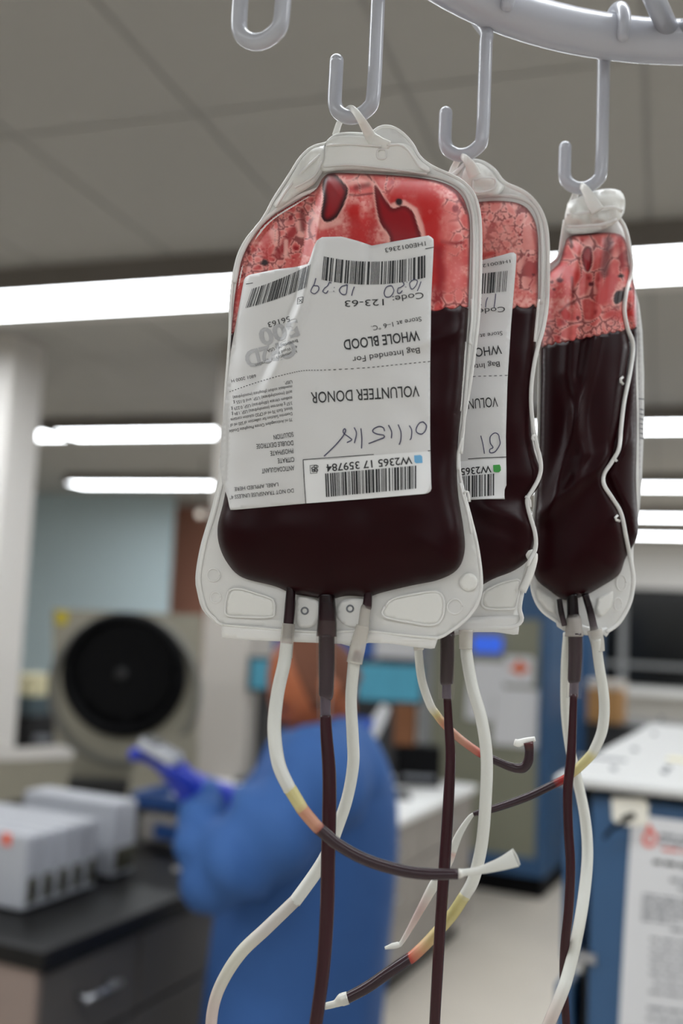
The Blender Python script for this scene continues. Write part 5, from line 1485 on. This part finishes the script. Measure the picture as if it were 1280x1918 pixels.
# close-cropped hair over the back of the head
hh = MB(); n_u, n_v = 30, 14
vv = []
for j in range(n_v + 1):
    for k in range(n_u + 1):
        th = math.radians(12 + 92 * j / n_v); ph = math.radians(-112 + 224 * k / n_u)
        e_ = 1.018
        x, y, z = math.sin(th) * math.cos(ph), math.sin(th) * math.sin(ph), math.cos(th)
        X = x * (.098 if x > 0 else .092); Y_ = y * .074; Z_ = z * .116
        vv.append(hp_(X * e_, Y_ * e_, Z_ * e_))
ff = [(j * (n_u + 1) + k, (j + 1) * (n_u + 1) + k, (j + 1) * (n_u + 1) + k + 1, j * (n_u + 1) + k + 1) for j in range(n_v) for k in range(n_u)]
ho = mesh_obj('hair', vv, ff, mat('cropped_hair', (104, 62, 42), .8, noise=.2, nscale=120), per)
so = ho.modifiers.new('thick', 'SOLIDIFY'); so.thickness = .004
# gown: trunk and skirt, sleeves, collar
def ring_at(c, a, b, n=44, fold=0.0, ph=0.0, yaw=0.0):
    out = []
    for k in range(n):
        t = 2 * math.pi * k / n
        m_ = 1 + fold * (math.sin(7 * t + ph) * .6 + math.sin(11 * t + 1.3 * ph) * .4)
        x, y = a * m_ * math.cos(t), b * m_ * math.sin(t)
        out.append(c + np.array([x * math.cos(yaw) - y * math.sin(yaw), x * math.sin(yaw) + y * math.cos(yaw), 0]))
    return out
s_ = PD_ / F
rings = []
for (y, xl, xr, b, fo) in ((1350, 612, 690, .055, 0), (1366, 585, 697, .085, 0), (1385, 545, 708, .14, 0), (1410, 508, 722, .185, .004), (1450, 478, 738, .20, .008), (1500, 460, 746, .195, .012), (1560, 448, 748, .185, .016),
                           (1640, 425, 744, .18, .02), (1720, 402, 736, .185, .025), (1820, 388, 726, .19, .03), (1930, 374, 716, .20, .035), (2080, 365, 708, .205, .04), (2200, 362, 704, .205, .045)):
    rings.append(ring_at(at((xl + xr) / 2, y, PD_), (xr - xl) / 2 * s_, b, 44, fo, y / 150.0))
gm = MB().loft(rings)
def limb(pts, rad, n=20, wr=0.0):
    C, par = catmull([np.asarray(p) for p in pts], 6)
    R_ = np.interp(par, range(len(pts)), rad)
    T = np.gradient(C, axis=0); T /= np.linalg.norm(T, axis=1)[:, None]
    ref = np.array([0, 1.0, 0.2])
    out = []
    for i in range(len(C)):
        a = np.cross(T[i], ref); a /= np.linalg.norm(a); b = np.cross(T[i], a)
        r_ = R_[i] * (1 + wr * math.sin(i * 1.1))
        out.append([C[i] + (a * math.cos(2 * math.pi * k / n) + b * math.sin(2 * math.pi * k / n)) * r_ * (1 + wr * .6 * math.sin(3 * 2 * math.pi * k / n + i * .8)) for k in range(n)])
    return out
gm.loft(limb([at(640, 1440, PD_ - .06), sh_n, at(520, 1545, PD_ - .20), at(440, 1610, PD_ - .23), el_n + np.array([-.005, 0, -.012]), at(384, 1580, PD_ - .19), at(380, 1530, PD_ - .14), at(378, 1500, PD_ - .10)],
             [.10, .108, .104, .09, .076, .062, .054, .044], 24, .10))
gm.loft(limb([at(590, 1430, PD_ + .1), sh_f, at(500, 1500, PD_ + .2), el_f, at(452, 1536, PD_ + .12), wr_f], [.09, .09, .072, .058, .05, .042], 20, .05))
go = gm.build('gown', GOWN, per, True)
rm = go.modifiers.new('remesh', 'REMESH'); rm.mode = 'VOXEL'; rm.voxel_size = .010; rm.use_smooth_shade = True
sm = go.modifiers.new('smooth', 'SMOOTH'); sm.factor = .5; sm.iterations = 4
bake(go)
cl = MB().loft([ring_at(at(648, 1360, PD_), .062, .068), ring_at(at(650, 1346, PD_), .064, .07), ring_at(at(650, 1346, PD_), .058, .064), ring_at(at(648, 1360, PD_), .056, .062)], False)
cl.build('collar', mat('collar_blue', (40, 84, 176), .8), per, True)
for (kn, an) in ((kn_n, an_n), (kn_f, an_f)):
    tl = MB().loft([ring_at(an + UP * .0, .06, .065, 24), ring_at(an + UP * .15, .065, .07, 24), ring_at(kn, .08, .085, 24), ring_at(kn + UP * .2, .09, .09, 24)])
    tl.build('trouser_leg', PANTS, per, True)
for (an, to) in ((an_n, to_n), (an_f, to_f)):
    d = to - an; d[2] = 0; d /= np.linalg.norm(d); yw = math.atan2(d[1], d[0])
    c = an * [1, 1, 0] + d * .06
    so_ = MB().loft([ring_at(c + UP * z, a, b, 24, 0, 0, yw) for z, a, b in ((0, .135, .048), (.02, .14, .05), (.05, .13, .046))] + [ring_at(c - d * .03 + UP * .075, .095, .042, 24, 0, 0, yw), ring_at(c - d * .055 + UP * .1, .06, .04, 24, 0, 0, yw)])
    so_.build('shoe', DARK, per, True)
# gloved hands
def glove(wrist, fwd, side, pal, curl, thumb_side, name='glove', k_=1.15):
    """wrist point, direction of the fingers, direction across the palm, palm normal (fingers curl towards it)"""
    f_ = fwd / np.linalg.norm(fwd); s_ = side - f_ * (side @ f_); s_ /= np.linalg.norm(s_); n_ = np.cross(f_, s_); n_ *= np.sign(n_ @ pal)
    J = [wrist - f_ * .05, wrist, wrist + f_ * .045]; R_ = [.040, .036, .042]; E = [(0, 1), (1, 2)]
    for k, (off, L) in enumerate(((-.033, .062), (-.011, .076), (.011, .080), (.033, .070))):
        off = -off * thumb_side
        b = wrist + f_ * .088 + s_ * off
        J.append(b); R_.append(.0125); E.append((2, len(J) - 1))
        d = f_ + s_ * off * 3; p_ = b
        for q in range(3):
            c_ = curl * (q + .6)
            d2 = f_ * math.cos(c_) + n_ * math.sin(c_) + s_ * off * 2
            p_ = p_ + d2 * L * (.42, .33, .25)[q]
            J.append(p_); R_.append((.0118, .011, .0095)[q]); E.append((len(J) - 2, len(J) - 1))
    b = wrist + f_ * .03 + s_ * thumb_side * .036 + n_ * .006
    J.append(b); R_.append(.015); E.append((2, len(J) - 1))
    for q, (a, L) in enumerate(((.9, .036), (.6, .030), (.35, .024))):
        b = b + (f_ * math.cos(a) + s_ * thumb_side * math.sin(a) * .8 + n_ * .35) * L
        J.append(b); R_.append((.0125, .0108, .009)[q]); E.append((len(J) - 2, len(J) - 1))
    J = [wrist + (q - wrist) * k_ for q in J]; R_ = [q * k_ for q in R_]
    v, f = skinned('g', J, E, R_, 0, 2)
    o = MB().add(v, f).build(name, GLOVE, per, True)
    return o
glove(at(370, 1494, PD_ - .10), np.array([-.46, -.1, .50]), np.array([.25, -.7, .4]), np.array([-.4, .35, -.6]), .42, 1)
glove(wr_f + np.array([.0, 0, .0]), np.array([-.55, -.35, .22]), np.array([.1, .8, .5]), np.array([-.3, -.4, .6]), .30, -1)
for (w_, d_) in ((at(374, 1488, PD_ - .10), np.array([-.3, 0, .6])), (wr_f, np.array([-.5, -.2, .3]))):
    d_ = d_ / np.linalg.norm(d_)
    MB().cyl(w_ - d_ * .04, w_ + d_ * .02, .05, .04, 24).build('cuff', GOWN, per, True)
dv = thing('handheld_device', 'white handheld device held in the blue gloved hand', 'device', at(302, 1408, PD_ - .18))
a = at(268, 1388, PD_ - .16); b = at(334, 1426, PD_ - .20)
t_ = (b - a); L = float(np.linalg.norm(t_)); ang = math.atan2(t_[2], math.hypot(t_[0], t_[1])); yw = math.atan2(t_[1], t_[0])
Mx = Matrix.Translation(V3((a + b) / 2)) @ Matrix.Rotation(yw, 4, 'Z') @ Matrix.Rotation(-ang, 4, 'Y')
def obx(sz, off=(0, 0, 0)):
    m_ = MB(); hx, hy, hz = [q / 2 for q in sz]
    v = [Mx @ (Vector(off) + Vector((sx * hx, sy * hy, sz_ * hz))) for sz_ in (-1, 1) for sy in (-1, 1) for sx in (-1, 1)]
    return m_.add(v, [(0, 2, 3, 1), (4, 5, 7, 6), (0, 1, 5, 4), (2, 6, 7, 3), (0, 4, 6, 2), (1, 3, 7, 5)])
obx((L, .045, .026)).build('device_body', MODW, dv, False, .008)
obx((L * .4, .036, .004), (-L * .2, 0, .014)).build('device_screen', DARK, dv)
obx((.03, .02, .004), (L * .25, 0, .014)).build('device_button', GREYT, dv)
